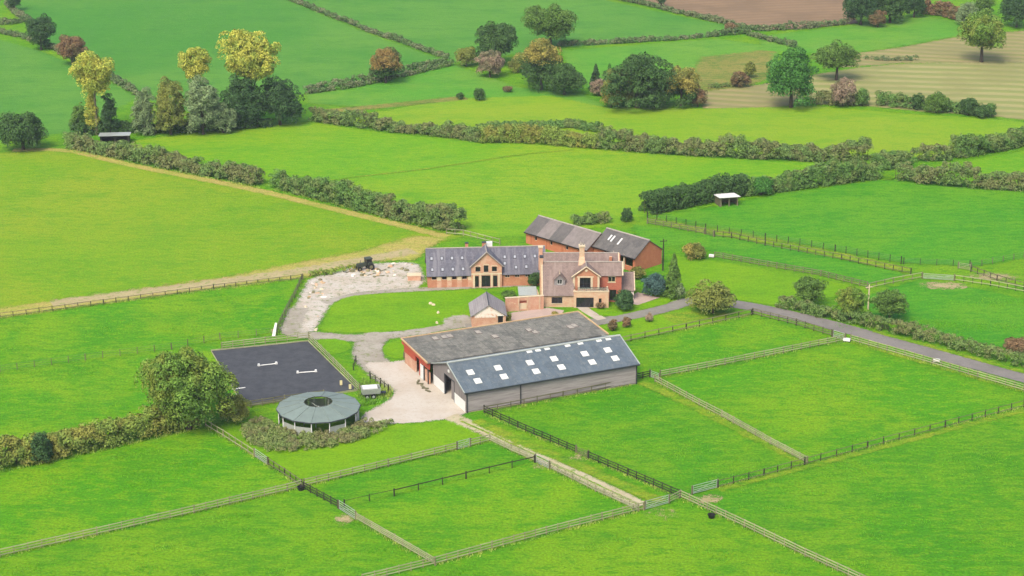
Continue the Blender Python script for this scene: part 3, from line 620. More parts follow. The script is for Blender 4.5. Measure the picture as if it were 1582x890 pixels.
def window(root, fr, a0, a1, z0, z1, frame='cream', pane='glass', bars=1, rail=0, name='window', rec=0.12, sill=None):
    mb = MB(); t = 0.07
    for q in ((a0, a1, z0, z0 + t), (a0, a1, z1 - t, z1), (a0, a0 + t, z0 + t, z1 - t), (a1 - t, a1, z0 + t, z1 - t)): fr.box(mb, q[0], q[1], -rec - 0.06, -rec, q[2], q[3])
    for i in range(bars):
        x = a0 + (a1 - a0) * (i + 1) / (bars + 1); fr.box(mb, x - 0.025, x + 0.025, -rec - 0.05, -rec - 0.005, z0 + t, z1 - t)
    w = mb.build(name, M[frame], root)
    pb = MB(); fr.box(pb, a0 + t, a1 - t, -rec - 0.075, -rec - 0.055, z0 + t, z1 - t); pb.build('pane', M[pane], w)
    if sill:
        sb = MB(); fr.box(sb, a0 - 0.1, a1 + 0.1, -0.1, 0.08, z0 - 0.1, z0); sb.build('sill', M[sill], w)
    return w
def roof_slab(root, name, mat, quad, t=0.14): return MB().slab(*quad, t).build(name, M[mat], root)
def sheets(root, quad, nu, nv, mat, lift=0.03, jit=0.02, pick=None, name='roof_sheet'):
    a, b, c, d = map(Vector, quad); u = (b - a) / nu; v = (d - a) / nv; n = u.cross(v).normalized(); cache = {}
    for i in range(nu):
        for j in range(nv):
            mt = pick(i, j) if pick else mat
            if mt not in cache:
                e = 0.012
                cache[mt] = MB().slab(u * e, u * (1 - e), u * (1 - e) + v * 1.02, u * e + v * 1.02, 0.025).mesh(name); cache[mt].materials.append(M[mt])
            link(name, cache[mt], None, root, a + u * i + v * j + n * (lift + (nv - j) * 0.002 + rnd.uniform(0, jit)))
def skylight(root, quad, u0, v0, du, dv, frame='charcoal', pane='skyglass', h=0.09):
    a, b, c, d = map(Vector, quad); u = (b - a).normalized(); v = (d - a).normalized(); n = u.cross(v).normalized()
    p = lambda x, y, z: a + u * x + v * y + n * z
    mb = MB(); t = 0.08
    for x0, x1, y0, y1 in ((u0, u0 + du, v0, v0 + t), (u0, u0 + du, v0 + dv - t, v0 + dv), (u0, u0 + t, v0 + t, v0 + dv - t), (u0 + du - t, u0 + du, v0 + t, v0 + dv - t)):
        mb.slab(p(x0, y0, h), p(x1, y0, h), p(x1, y1, h), p(x0, y1, h), h + 0.05)
    o = mb.build('skylight', M[frame], root)
    MB().slab(p(u0 + t, v0 + t, h - 0.03), p(u0 + du - t, v0 + t, h - 0.03), p(u0 + du - t, v0 + dv - t, h - 0.03), p(u0 + t, v0 + dv - t, h - 0.03), 0.03).build('pane', M[pane], o)
    return o
def ridge_cap(root, a, b, r=0.16, mat='ridge'): return MB().tube(a, b, r, r, 6).build('ridge', M[mat], root)

# --- grey steel barn
A, B0, C0 = G(720, 638), G(978, 594), G(664, 593)
ang = math.atan2(B0.y - A.y, B0.x - A.x); BL = 29.6; BW = 13.4; EV, RG = 3.45, 5.95
r = empty('steel_barn', A, ang, 'long grey boarded barn with slate grey roof and white rooflights', 'barn')
f = Frame((0, 0), (BL, 0)); mb = MB(); nb = 14; zz = [0.25 + (EV - 0.25) * i / nb for i in range(nb + 1)]
mb2 = MB(); f.box(mb2, 0, BL, -0.25, -0.11, 0, EV); mb2.build('side_wall', M['boarding'], r)
for i in range(nb): MB().slab((0.12, -0.075, zz[i]), (BL - 0.12, -0.075, zz[i]), (BL - 0.12, 0.0, zz[i + 1]), (0.12, 0.0, zz[i + 1]), 0.04).build('board', M['boarding'], r)
fb = Frame((BL, BW), (0, BW)); build_wall(r, 'back_wall', 'boarding', fb, 0, EV, t=0.25)
fe = Frame((BL, 0.3), (BL, BW - 0.3)); build_wall(r, 'end_wall', 'vboard', fe, 0, EV, t=0.2, apex=RG - 0.1)
fw = Frame((0, BW - 0.3), (0, 0.3)); wl = fw.L
door = (4.6, 8.5)
build_wall(r, 'gable_wall', 'vboard', fw, 1.75, EV, [(door[0], door[1], 1.75, EV)], 0.15, apex=RG - 0.1)
for a_, b_ in ((0, door[0] - 0.1), (door[1] + 0.1, wl)):
    mb = MB(); fw.box(mb, a_, b_, -0.15, 0.03, 0, 1.75); mb.build('white_plinth_wall', M['white'], r)
mb = MB(); fw.box(mb, door[0] - 0.1, door[0], -0.2, 0.06, 0, EV + 0.1); fw.box(mb, door[1], door[1] + 0.1, -0.2, 0.06, 0, EV + 0.1); fw.box(mb, door[0], door[1], -0.2, 0.06, EV, EV + 0.1); mb.build('door_frame', M['charcoal'], r)
mb = MB(); fw.box(mb, door[0] + 2.1, door[1], -0.32, -0.24, 0.05, EV); mb.build('sliding_door', M['vboard'], r)
mb = MB(); fw.box(mb, wl / 2 - 0.2, wl / 2 + 0.2, -0.02, 0.14, 4.35, 4.75); mb.build('lamp', M['white'], r)
mb = MB(); mb.box(0, 0, 0.01, BL, BW, 0.03); mb.build('floor_slab', M['stone_trim'], r)
ov = 0.35; q1 = ((-ov, -0.3, EV - 0.03), (BL + ov, -0.3, EV - 0.03), (BL + ov, BW / 2, RG), (-ov, BW / 2, RG)); q2 = ((BL + ov, BW + 0.3, EV - 0.03), (-ov, BW + 0.3, EV - 0.03), (-ov, BW / 2, RG), (BL + ov, BW / 2, RG))
for q in (q1, q2):
    rf = roof_slab(r, 'roof', 'steel_roof', q, 0.1); sheets(rf, q, 30, 2, 'steel_roof', 0.012, 0.006)
SLn = (Vector(q1[3]) - Vector(q1[0])).length
for v0, cols in ((2.2, (2.75, 7.2, 12.7, 17.1, 22.5, 26.6)), (4.4, (2.4, 7.1, 12.6, 16.8, 22.2, 26.3))):
    for x in cols: skylight(r, q1, x + ov - 0.55, v0 - 0.6, 1.1, 1.2, 'rooflight', 'rooflight', 0.1)
for x in (13.5, 15.0, 16.6, 20.2, 22.5, 25.8, 27.5): skylight(r, q1, x, SLn - 0.75, 0.9, 0.5, 'rooflight', 'rooflight', 0.08)
ridge_cap(r, (-ov, BW / 2, RG + 0.02), (BL + ov, BW / 2, RG + 0.02), 0.2, 'galv')
mb = MB(); mb.box(-ov, -0.46, EV - 0.22, BL + ov, -0.31, EV - 0.04); mb.build('gutter', M['charcoal'], r)
for x in (9.1, 0.05, BL - 0.2): MB().box(x, -0.2, 0, x + 0.14, -0.08, EV - 0.2).build('downpipe', M['charcoal'], r)
for q in (q1, q2):
    for i0, i1, dx in ((0, 3, -0.05), (1, 2, 0.05)):
        a, b = Vector(q[i0]), Vector(q[i1]); MB().tube(a + Vector((0, 0, 0.03)), b + Vector((0, 0, 0.03)), 0.09, 0.09, 5).build('verge_trim', M['galv'], r)

# --- red ended barn with the broad low roof
D0 = G(626, 561); C1 = G(664, 595)
r = empty('red_ended_barn', C1, ang, 'low barn with broad mottled grey roof and red clad end', 'barn')
RW = 11.0; RL = 31.5; Z1, Z2 = 3.75, 4.05
f = Frame((0, RW), (0, 0.25))
build_wall(r, 'end_wall', 'brick_soft', f, 0, 2.0, [(4.9, 7.0, 0, 2.0)], 0.25)
mb = MB(); f.box(mb, -0.05, 4.9, -0.2, 0.06, 2.0, 3.75); f.box(mb, 7.0, RW - 0.25, -0.2, 0.06, 2.5, 3.62); f.box(mb, 4.9, 7.0, -0.2, 0.06, 2.9, 3.68); mb.build('red_cladding', M['red_clad'], r)
mb = MB(); f.box(mb, 6.2, 7.0, -0.24, -0.1, 0.05, 2.9); mb.build('red_door', M['red_clad'], r)
mb = MB(); f.box(mb, 7.3, 8.6, 0.07, 0.14, 0, 2.4); mb.build('white_panel', M['white'], r)
for a in (8.8, 10.5): 
    mb = MB(); f.box(mb, a, a + 0.16, 0.02, 0.18, 0, 2.6); mb.build('steel_post', M['charcoal'], r)
build_wall(r, 'back_wall', 'brick_soft', Frame((RL, RW), (0, RW)), 0, Z2 - 0.2)
build_wall(r, 'far_end_wall', 'brick_soft', Frame((RL, 0.3), (RL, RW)), 0, Z1 - 0.2)
q = ((-0.3, 0.05, Z1), (RL + 0.3, 0.05, Z1), (RL + 0.3, RW + 0.4, Z2), (-0.3, RW + 0.4, Z2))
rf = roof_slab(r, 'roof', 'asbestos', q, 0.12)
sheets(rf, q, 28, 4, 'asbestos', 0.03, 0.035)
for x, y in ((4.6, 8.6), (6.2, 8.6), (7.2, 8.7), (12.2, 8.4), (14.0, 5.6), (20.4, 6.0), (20.9, 4.9), (27.3, 4.6), (28.2, 5.0)): skylight(r, q, x, y, 1.0, 1.5, 'asb_pale', 'oldlight', 0.16)
for a, b, mt in (((-0.38, 0.0, Z1 + 0.1), (-0.38, RW + 0.4, Z2 + 0.1), 'fascia'), ((-0.38, RW + 0.45, Z2 + 0.08), (RL + 0.4, RW + 0.45, Z2 + 0.08), 'fascia'), ((RL + 0.38, 0, Z1 + 0.1), (RL + 0.38, RW + 0.4, Z2 + 0.1), 'fascia')):
    MB().tube(a, b, 0.15, 0.15, 4).build('verge_board', M[mt], r)
MB().box(-0.36, 0.28, Z1 - 0.45, -0.31, RW + 0.3, Z1 + 0.02).build('red_fascia', M['red_clad'], r)

# --- stable block
O = G(661, 445); sa = math.radians(4.5)
r = empty('stable_block', O, sa, 'brick stable block with slate roof, skylights and arched central gable', 'stables')
SL, SW, SE, SR = 21.6, 7.8, 2.5, 6.3
g0, g1, gp = 7.95, 13.5, 0.5
holes = [(x, x + 0.95, 1.45, 2.3) for x in (0.7, 2.55, 4.4, 6.25)]
f = Frame((0, 0), (g0, 0)); build_wall(r, 'front_wall', 'brick', f, 0, SE, holes)
for h in holes: window(r, f, *h, 'stone_trim', 'dark', 0)
for x in (1.7, 3.55, 5.4, 7.35):
    mb = MB(); f.box(mb, x, x + 0.75, 0.0, 0.05, 1.35, SE - 0.05); mb.build('pale_panel', M['stone_trim'], r)
    dmb = MB(); f.box(dmb, x - 0.05, x + 0.8, 0.0, 0.045, 0.05, 1.33); dmb.build('stable_door', M['brick_soft'], r)
f2 = Frame((g1, 0), (SL, 0)); holes2 = [(x, x + 0.9, 1.6, 2.3) for x in (0.6, 2.4, 4.3, 6.0)]
build_wall(r, 'front_wall', 'brick', f2, 0, SE, holes2)
for h in holes2: window(r, f2, *h, 'stone_trim', 'dark', 1)
build_wall(r, 'end_wall', 'brick', Frame((0, SW), (0, 0.3)), 0, SE, apex=SR - 0.1)
build_wall(r, 'end_wall', 'brick', Frame((SL, 0.3), (SL, SW)), 0, SE, apex=SR - 0.1)
build_wall(r, 'back_wall', 'brick', Frame((SL, SW), (0, SW)), 0, SE)
GE, GA = 4.2, 6.75; fg = Frame((g0, -gp), (g1, -gp)); gw = g1 - g0
ho = [(0.55, 1.35, 0.1, 2.25), (1.85, 3.45, 0.1, 2.3), (3.95, 4.75, 0.1, 2.25), (0.75, 1.65, 3.05, 3.95), (2.25, 3.1, 2.95, 4.2), (3.75, 4.65, 3.05, 3.95)]
build_wall(r, 'gable_wall', 'brick_soft', fg, 0, GE, ho, apex=GA)
for h in ho[:3]: window(r, fg, *h, 'charcoal', 'glass', 1 if h[1] - h[0] > 1 else 0, name='glazed_door')
for h in ho[3:]: window(r, fg, *h, 'charcoal', 'glass', 1, sill='stone_trim')
for x in (0.3, 1.45, 3.55, 4.85):
    mb = MB(); fg.box(mb, x, x + 0.32, 0.0, 0.1, 0, 2.5); mb.build('pilaster', M['stone_trim'], r)
for hx, z in ((1.2, 3.95), (2.68, 4.2), (4.2, 3.95)):
    mb = MB(); pts = [fg.p(hx + 0.62 * math.cos(t), 0.0, z + 0.3 * math.sin(t)) for t in np.linspace(0, math.pi, 9)]
    pts2 = [fg.p(hx + 0.45 * math.cos(t), 0.0, z + 0.16 * math.sin(t)) for t in np.linspace(math.pi, 0, 9)]
    for k in range(8): mb.prism([pts[k], pts[k + 1], pts2[7 - k], pts2[8 - k]], fg.n * 0.05)
    mb.build('brick_arch', M['stone_trim'], r)
mb = MB(); fg.box(mb, 0, gw, 0.0, 0.06, 2.5, 2.75); mb.build('string_course', M['stone_trim'], r)
build_wall(r, 'gable_side', 'brick', Frame((g0, 0.0), (g0, -gp + 0.3)), 0, GE, t=0.25); build_wall(r, 'gable_side', 'brick', Frame((g1, -gp + 0.3), (g1, 0.0)), 0, GE, t=0.25)
build_wall(r, 'gable_cheek', 'brick', Frame((g0, 2.0), (g0, 0.02)), SE, GE, t=0.2); build_wall(r, 'gable_cheek', 'brick', Frame((g1, 0.02), (g1, 2.0)), SE, GE, t=0.2)
qf = ((-0.2, -0.3, SE - 0.25), (SL + 0.2, -0.3, SE - 0.25), (SL + 0.2, SW / 2, SR), (-0.2, SW / 2, SR)); qb = ((SL + 0.2, SW + 0.3, SE - 0.25), (-0.2, SW + 0.3, SE - 0.25), (-0.2, SW / 2, SR), (SL + 0.2, SW / 2, SR))
roof_slab(r, 'roof', 'slate', qf); roof_slab(r, 'roof', 'slate', qb)
gm = (g0 + g1) / 2; sl = (GA - GE) / (gw / 2)
for s in (-1, 1):
    e = gm + s * (gw / 2 + 0.3); ze = GE - 0.3 * sl
    qd = ((gm, -gp - 0.25, GA + 0.08), (gm, SW / 2, GA + 0.08), (e, SW / 2, ze + 0.08), (e, -gp - 0.25, ze + 0.08))
    if s > 0: qd = (qd[3], qd[2], qd[1], qd[0])
    roof_slab(r, 'gable_roof', 'slate', qd)
    MB().tube((gm, -gp - 0.27, GA + 0.08), (e, -gp - 0.27, ze + 0.08), 0.11, 0.11, 5).build('bargeboard', M['ridge'], r)
ridge_cap(r, (-0.2, SW / 2, SR + 0.02), (SL + 0.2, SW / 2, SR + 0.02), 0.12); ridge_cap(r, (gm, -gp - 0.2, GA + 0.1), (gm, SW / 2, GA + 0.1), 0.11)
for x, v in [(0.75 + 1.87 * i, 3.35) for i in range(4)] + [(0.8 + 1.87 * i, 1.05) for i in range(4)] + [(14.15 + 1.85 * i, 3.35) for i in range(4)] + [(14.1, 2.0), (16.1, 1.15), (18.0, 1.2)]:
    skylight(r, qf, x, v, 0.56, 0.72)
for x, w, h in ((7.1, 0.55, 0.75), (10.2, 0.7, 0.8)):
    ch = MB().box(x, SW / 2 + 0.1, SR - 0.4, x + w, SW / 2 + 0.7, SR + h).build('chimney', M['brick'], r)
    MB().box(x - 0.06, SW / 2 + 0.04, SR + h, x + w + 0.06, SW / 2 + 0.76, SR + h + 0.12).build('cap', M['charcoal'], ch)
MB().box(11.0, SW / 2 + 0.4, SR - 0.3, 12.1, SW / 2 + 1.2, SR + 0.75).build('white_vent', M['white'], r)

# --- small gabled outbuilding
O = G(729, 506); a1 = G(780, 501.5); oa = math.radians(4)
r = empty('brick_outbuilding', O, oa, 'small gabled brick outbuilding with worn whitewashed gable and brown door', 'outbuilding')
OW, OL, OE, OA = (a1 - O).length, 6.8, 2.1, 4.0
f = Frame((0, 0), (OW, 0)); hd = (OW * 0.76, OW * 0.93, 0.02, 2.0)
mb = MB(); wall(mb, f, 0, 2.15, [hd], 0.3); mb.build('front_wall', M['brick_soft'], r)
mb = MB(); gable(mb, f, 2.15, OA, 0.3); mb.build('gable', M['limewash'], r)
mb = MB(); f.box(mb, 0.5, OW * 0.7, 0.0, 0.025, 1.75, 2.15); mb.build('whitewash_band', M['limewash'], r)
window(r, f, *hd, 'stone_trim', 'dark', 0, name='door'); 
mb = MB(); f.box(mb, hd[0] - 0.1, hd[1] + 0.1, 0, 0.07, 2.0, 2.14); mb.build('lintel', M['white'], r)
build_wall(r, 'side_wall', 'brick_soft', Frame((0, OL), (0, 0.3)), 0, OE); build_wall(r, 'side_wall', 'brick_soft', Frame((OW, 0.3), (OW, OL)), 0, OE); build_wall(r, 'back_wall', 'brick_soft', Frame((OW, OL), (0, OL)), 0, OE, apex=OA)
for s in (-1, 1):
    sl = (OA - OE) / (OW / 2); e = OW / 2 + s * (OW / 2 + 0.25); ze = OE - 0.25 * sl + 0.08
    qd = ((OW / 2, -0.2, OA + 0.08), (OW / 2, OL + 0.2, OA + 0.08), (e, OL + 0.2, ze), (e, -0.2, ze))
    if s > 0: qd = qd[::-1]
    roof_slab(r, 'roof', 'slate_small', qd, 0.12)
ridge_cap(r, (OW / 2, -0.2, OA + 0.1), (OW / 2, OL + 0.2, OA + 0.1), 0.1, 'charcoal')

# --- house
O = G(839, 474.5)
r = empty('farmhouse', O, 0.0, 'large brick and sandstone farmhouse with brown tiled roofs and tall chimney', 'house')
RY, RZ = 4.4, 7.0; LW, BX0, BX1, WX = 5.4, 5.4, 11.6, 14.0
f = Frame((0, 0), (LW, 0)); hw = (1.5, 3.4, 0.7, 1.85)
build_wall(r, 'front_wall', 'stone', f, 0, 2.5, [hw]); window(r, f, *hw, 'charcoal', 'glass', 2, sill='stone_trim')
fb = Frame((BX0, -0.35), (BX1, -0.35)); hb = [(0.45, 3.55, 0.05, 1.9), (4.45, 4.95, 0.95, 1.75)]
build_wall(r, 'bay_wall', 'stone', fb, 0, 3.0, hb)
window(r, fb, *hb[0], 'charcoal', 'glass', 3, name='wide_glazed_doors'); window(r, fb, *hb[1], 'charcoal', 'glass', 0, sill='stone_trim')
build_wall(r, 'bay_side', 'stone', Frame((BX1, -0.05), (BX1, 2.9)), 0, 3.0); build_wall(r, 'bay_side', 'stone', Frame((BX0, 1.2), (BX0, -0.05)), 0, 3.0)
MB().box(BX0 + 0.3, -0.05, 2.72, BX1 - 0.3, 3.0, 2.82).build('balcony_floor', M['paving'], r)
mb = MB(); mb.box(BX0 - 0.08, -0.43, 3.0, BX1 + 0.08, -0.1, 3.12); mb.build('balcony_coping', M['stone_trim'], r)
rail = MB(); rail.box(BX0 + 0.7, -0.28, 3.75, BX1 - 0.1, -0.23, 3.81)
for i in range(8): rail.box(BX0 + 0.7 + i * 0.76, -0.28, 3.12, BX0 + 0.74 + i * 0.76, -0.23, 3.75)
rail = rail.build('balcony_rail', M['charcoal'], r)
MB().box(BX0 + 0.75, -0.265, 3.16, BX1 - 0.15, -0.25, 3.72).build('glass_panel', M['clear'], rail)
GX0, GX1, GY = 5.3, 10.0, 1.5; gw = GX1 - GX0; GE, GA = 5.3, 7.05
fg = Frame((GX0, GY), (GX1, GY)); hg = (1.2, 3.15, 2.85, 4.95)
build_wall(r, 'gable_wall', 'brick', fg, 2.5, GE, [hg], apex=GA)
window(r, fg, *hg, 'charcoal', 'glass', 2, name='glazed_gable_doors', rec=0.2)
mb = MB(); fg.box(mb, 0.85, 1.2, 0, 0.07, 2.85, 5.05); fg.box(mb, 3.15, 3.5, 0, 0.07, 2.85, 5.05); fg.box(mb, 0.7, 3.65, 0, 0.09, 5.05, 5.25); mb.build('door_surround', M['stone_trim'], r)
mb = MB(); fg.box(mb, -0.02, 0.35, 0, 0.06, 2.9, GE); fg.box(mb, gw - 0.35, gw + 0.02, 0, 0.06, 2.9, GE); mb.build('quoins', M['stone_trim'], r)
MB().tube(fg.p(gw / 2, -0.05, 6.35), fg.p(gw / 2, 0.08, 6.35), 0.26, 0.26, 12).build('roundel', M['stone_trim'], r)
build_wall(r, 'gable_side', 'brick', Frame((GX1, GY + 0.3), (GX1, 4.2)), 2.5, GE, t=0.25); build_wall(r, 'gable_side', 'brick', Frame((GX0, 4.2), (GX0, GY + 0.3)), 2.5, GE, t=0.25)
fr = Frame((GX1, 2.75), (WX, 2.75)); hr = [(1.6, 2.9, 3.75, 4.75), (1.9, 3.1, 0.3, 2.3)]
build_wall(r, 'wing_wall', 'brick_red', fr, 0, 5.25, hr)
window(r, fr, *hr[0], 'cream', 'glass', 1, sill='stone_trim'); window(r, fr, *hr[1], 'charcoal', 'glass', 1, name='wing_door')
mb = MB(); fr.box(mb, 1.5, 3.0, 0, 0.06, 4.75, 4.95); mb.build('lintel', M['stone_trim'], r)
BD = 9.2; BK = 13.4
build_wall(r, 'wing_end', 'brick_red', Frame((WX, 3.05), (WX, BK)), 0, 5.25)
MB().prism([(WX, 2.75, 5.25), (WX, RY + 1.65, 5.25), (WX, RY, RZ - 0.12)], (-0.3, 0, 0)).build('wing_gable', M['brick_red'], r)
MB().prism([(WX, BD - 2.6, 5.25), (WX, BD + 2.6, 5.25), (WX, BD, RZ + 0.05)], (-0.3, 0, 0)).build('rear_gable', M['brick_red'], r)
build_wall(r, 'west_wall', 'brick_soft', Frame((0, BK), (0, 0.3)), 0, 2.5)
MB().prism([(0, 0.1, 2.5), (0, RY, RZ - 0.12), (0, RY + 1.7, 5.25), (0, RY + 1.7, 2.5)], (0.3, 0, 0)).build('west_gable', M['brick_soft'], r)
MB().prism([(0, BD - 2.6, 2.5), (0, BD - 2.6, 5.25), (0, BD, RZ), (0, BD + 2.6, 5.25), (0, BD + 2.6, 2.5)], (0.3, 0, 0)).build('rear_gable', M['brick_soft'], r)
build_wall(r, 'back_wall', 'brick', Frame((WX, BK), (0, BK)), 0, 5.25)
k = (RZ - 2.5) / RY
roof_slab(r, 'catslide_roof', 'tile', ((-0.15, -0.3, 2.5 - 0.3 * k), (GX0 + 0.15, -0.3, 2.5 - 0.3 * k), (GX0 + 0.15, RY, RZ), (-0.15, RY, RZ)))
roof_slab(r, 'front_roof', 'tile', ((GX0 + 0.15, GY + 0.9, 4.55), (GX1, GY + 0.9, 4.55), (GX1, RY, RZ - 0.01), (GX0 + 0.15, RY, RZ - 0.01)))
roof_slab(r, 'wing_roof', 'tile', ((GX1, 2.45, 5.0), (WX + 0.2, 2.45, 5.0), (WX + 0.2, RY, RZ), (GX1, RY, RZ)))
roof_slab(r, 'front_roof_back', 'tile', ((WX + 0.2, RY + 2.0, 5.05), (-0.15, RY + 2.0, 5.05), (-0.15, RY, RZ), (WX + 0.2, RY, RZ)))
roof_slab(r, 'rear_roof', 'tile', ((-0.3, BD - 2.9, 5.0), (WX - 0.3, BD - 2.9, 5.0), (WX - 0.3, BD, RZ + 0.15), (-0.3, BD, RZ + 0.15)))
roof_slab(r, 'rear_roof', 'tile', ((WX - 0.3, BD + 4.4, 4.9), (-0.3, BD + 4.4, 4.9), (-0.3, BD, RZ + 0.15), (WX - 0.3, BD, RZ + 0.15)))
gm = (GX0 + GX1) / 2; sl = (GA - GE) / (gw / 2)
for s in (-1, 1):
    e = gm + s * (gw / 2 + 0.25); ze = GE - 0.25 * sl + 0.08
    qd = ((gm, GY - 0.25, GA + 0.08), (gm, RY + 0.3, GA + 0.08), (e, RY + 0.3, ze), (e, GY - 0.25, ze))
    if s > 0: qd = qd[::-1]
    roof_slab(r, 'gable_roof', 'tile', qd)
    MB().tube((gm, GY - 0.27, GA + 0.06), (e, GY - 0.27, ze), 0.11, 0.11, 5).build('coping', M['stone_trim'], r)
ridge_cap(r, (-0.15, RY, RZ + 0.04), (WX + 0.2, RY, RZ + 0.04), 0.12); ridge_cap(r, (-0.3, BD, RZ + 0.18), (WX - 0.3, BD, RZ + 0.18), 0.12); ridge_cap(r, (gm, GY - 0.2, GA + 0.1), (gm, RY, GA + 0.1), 0.1)
for x, y0, y1, z0, z1 in ((WX + 0.2, 2.45, RY, 5.05, RZ + 0.06), (-0.15, -0.3, RY, 2.3, RZ + 0.06), (WX - 0.25, BD - 2.9, BD, 5.05, RZ + 0.2)): MB().tube((x, y0, z0), (x, y1, z1), 0.12, 0.12, 5).build('coping', M['stone_trim'], r)
# dormer
dx0, dx1, dy = 2.0, 3.9, 1.15; dz0, dz1, da = 2.5 + dy * k - 0.2, 4.85, 5.75
fd = Frame((dx0, dy), (dx1, dy)); hd = (0.5, 1.4, 3.85, 4.75)
dm = build_wall(r, 'dormer', 'slate_small', fd, dz0, dz1, [hd], 0.2, apex=da); window(dm, fd, *hd, 'white', 'glass', 1)
mb = MB(); mb.box(dx0, dy + 0.2, dz0, dx0 + 0.15, 3.1, dz1); mb.box(dx1 - 0.15, dy + 0.2, dz0, dx1, 3.1, dz1); mb.build('dormer_cheeks', M['slate_small'], dm)
gmm = (dx0 + dx1) / 2
for s in (-1, 1):
    e = gmm + s * 1.15; ze = dz1 - 0.15; qd = ((gmm, dy - 0.2, da + 0.08), (gmm, 3.4, da + 0.08), (e, 2.9, ze), (e, dy - 0.2, ze))
    if s > 0: qd = qd[::-1]
    roof_slab(dm, 'dormer_roof', 'tile', qd, 0.1)
MB().tube((gmm, dy - 0.1, da), (gmm, dy - 0.1, da + 0.75), 0.07, 0.03, 6).build('finial', M['stone_trim'], dm)
# chimneys
ch = MB().box(6.5, RY + 0.2, 6.2, 7.4, RY + 1.2, 9.7).build('chimney', M['stone'], r)
MB().box(6.38, RY + 0.08, 9.7, 7.52, RY + 1.32, 9.95).build('cap', M['stone_trim'], ch)
for x in (6.7, 7.2): MB().tube((x, RY + 0.7, 9.95), (x, RY + 0.7, 10.5), 0.16, 0.13, 8).build('chimney_pot', M['ridge'], ch)
mb = MB(); mb.prism([(6.3, RY - 0.5, 6.5), (7.6, RY - 0.5, 6.5), (7.4, RY + 0.2, 7.9), (6.5, RY + 0.2, 7.9)], (0, 0.8, 0)); mb.build('chimney_shoulder', M['stone'], ch)
ch = MB().box(-0.55, RY - 0.5, 0, 0.02, RY + 0.5, 7.9).build('chimney', M['stone'], r); MB().box(-0.63, RY - 0.58, 7.9, 0.1, RY + 0.58, 8.1).build('cap', M['charcoal'], ch)
ch = MB().box(-0.7, BD - 0.4, 4, 0, BD + 0.4, 8.2).build('chimney', M['brick_soft'], r); MB().box(-0.78, BD - 0.48, 8.2, 0.08, BD + 0.48, 8.4).build('cap', M['stone_trim'], ch)
MB().box(12.0, BD - 1.7, 5.6, 12.5, BD - 1.1, 6.9).build('roof_vent', M['brick'], r)
# lean-to on the right
build_wall(r, 'lean_to_wall', 'limewash', Frame((WX, 3.9), (WX + 2.3, 3.9)), 0, 2.0); build_wall(r, 'lean_to_end', 'limewash', Frame((WX + 2.3, 4.2), (WX + 2.3, 9.4)), 0, 2.0)
MB().prism([(WX + 2.3, 3.9, 2.0), (WX + 2.3, 9.4, 2.0), (WX + 2.3, 6.65, 4.25)], (-0.25, 0, 0)).build('lean_to_gable', M['brick'], r)
roof_slab(r, 'lean_to_roof', 'tile', ((WX, 3.6, 1.8), (WX + 2.45, 3.6, 1.8), (WX + 2.45, 6.65, 4.4), (WX, 6.65, 4.4)), 0.12); roof_slab(r, 'lean_to_roof', 'tile', ((WX + 2.45, 9.7, 1.8), (WX, 9.7, 1.8), (WX, 6.65, 4.4), (WX + 2.45, 6.65, 4.4)), 0.12)
MB().tube((WX + 2.45, 3.6, 1.85), (WX + 2.45, 6.65, 4.45), 0.1, 0.1, 5).build('coping', M['stone_trim'], r)

# --- courtyard wall with arch, flat roofed link behind it
a, b = G(781, 482), G(840, 478); ca = math.atan2(b.y - a.y, b.x - a.x); CL = (b - a).length
r = empty('courtyard_wall', a, ca, 'soft red brick courtyard wall with a shallow arched opening', 'wall')
f = Frame((0, 0), (CL, 0)); h = (2.5, 3.9, 0.25, 1.9); build_wall(r, 'wall_face', 'brick_soft', f, 0, 2.5, [h], 0.35)
mb = MB(); f.box(mb, -0.05, CL, -0.4, 0.05, 2.5, 2.62); mb.build('coping', M['stone_trim'], r)
mb = MB(); f.box(mb, h[0], h[1], -0.3, -0.2, 0.25, 1.35); mb.build('gate_panel', M['stone_trim'], r)
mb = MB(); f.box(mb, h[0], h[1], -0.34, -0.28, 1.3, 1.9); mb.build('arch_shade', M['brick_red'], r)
for x in (2.2, 3.8, CL - 0.9):
    mb = MB(); f.box(mb, x, x + 0.28, 0, 0.1, 0, 2.5); mb.build('pier', M['stone'], r)
for i in range(3):
    mb = MB(); f.box(mb, 0.5 + i * 0.5, 0.85 + i * 0.5, 0, 0.03, 1.3 + 0.2 * (i % 2), 1.5 + 0.2 * (i % 2)); mb.build('stone_block', M['stone'], r)
O = G(803, 468); r = empty('garden_room', O, math.radians(3), 'low garden room with pale flat roof beside the house', 'outbuilding')
build_wall(r, 'front_wall', 'stone', Frame((0, 0), (3.4, 0)), 0, 1.5, t=0.2); build_wall(r, 'side_wall', 'stone', Frame((0, 2.8), (0, 0.2)), 0, 1.5, t=0.2); build_wall(r, 'side_wall', 'stone', Frame((3.4, 0.2), (3.4, 2.8)), 0, 1.5, t=0.2)
roof_slab(r, 'roof', 'galv', ((-0.2, -0.25, 1.5), (3.1, -0.25, 1.5), (3.1, 2.9, 2.1), (-0.2, 2.9, 2.1)), 0.12)

# --- two brick barns behind
Pn, Pf = G(981, 421), G(1022, 407.5); bv = (Pf - Pn); bw = bv.length; ba = math.atan2(bv.y, bv.x) + math.pi / 2   # along the ridge, away to the left
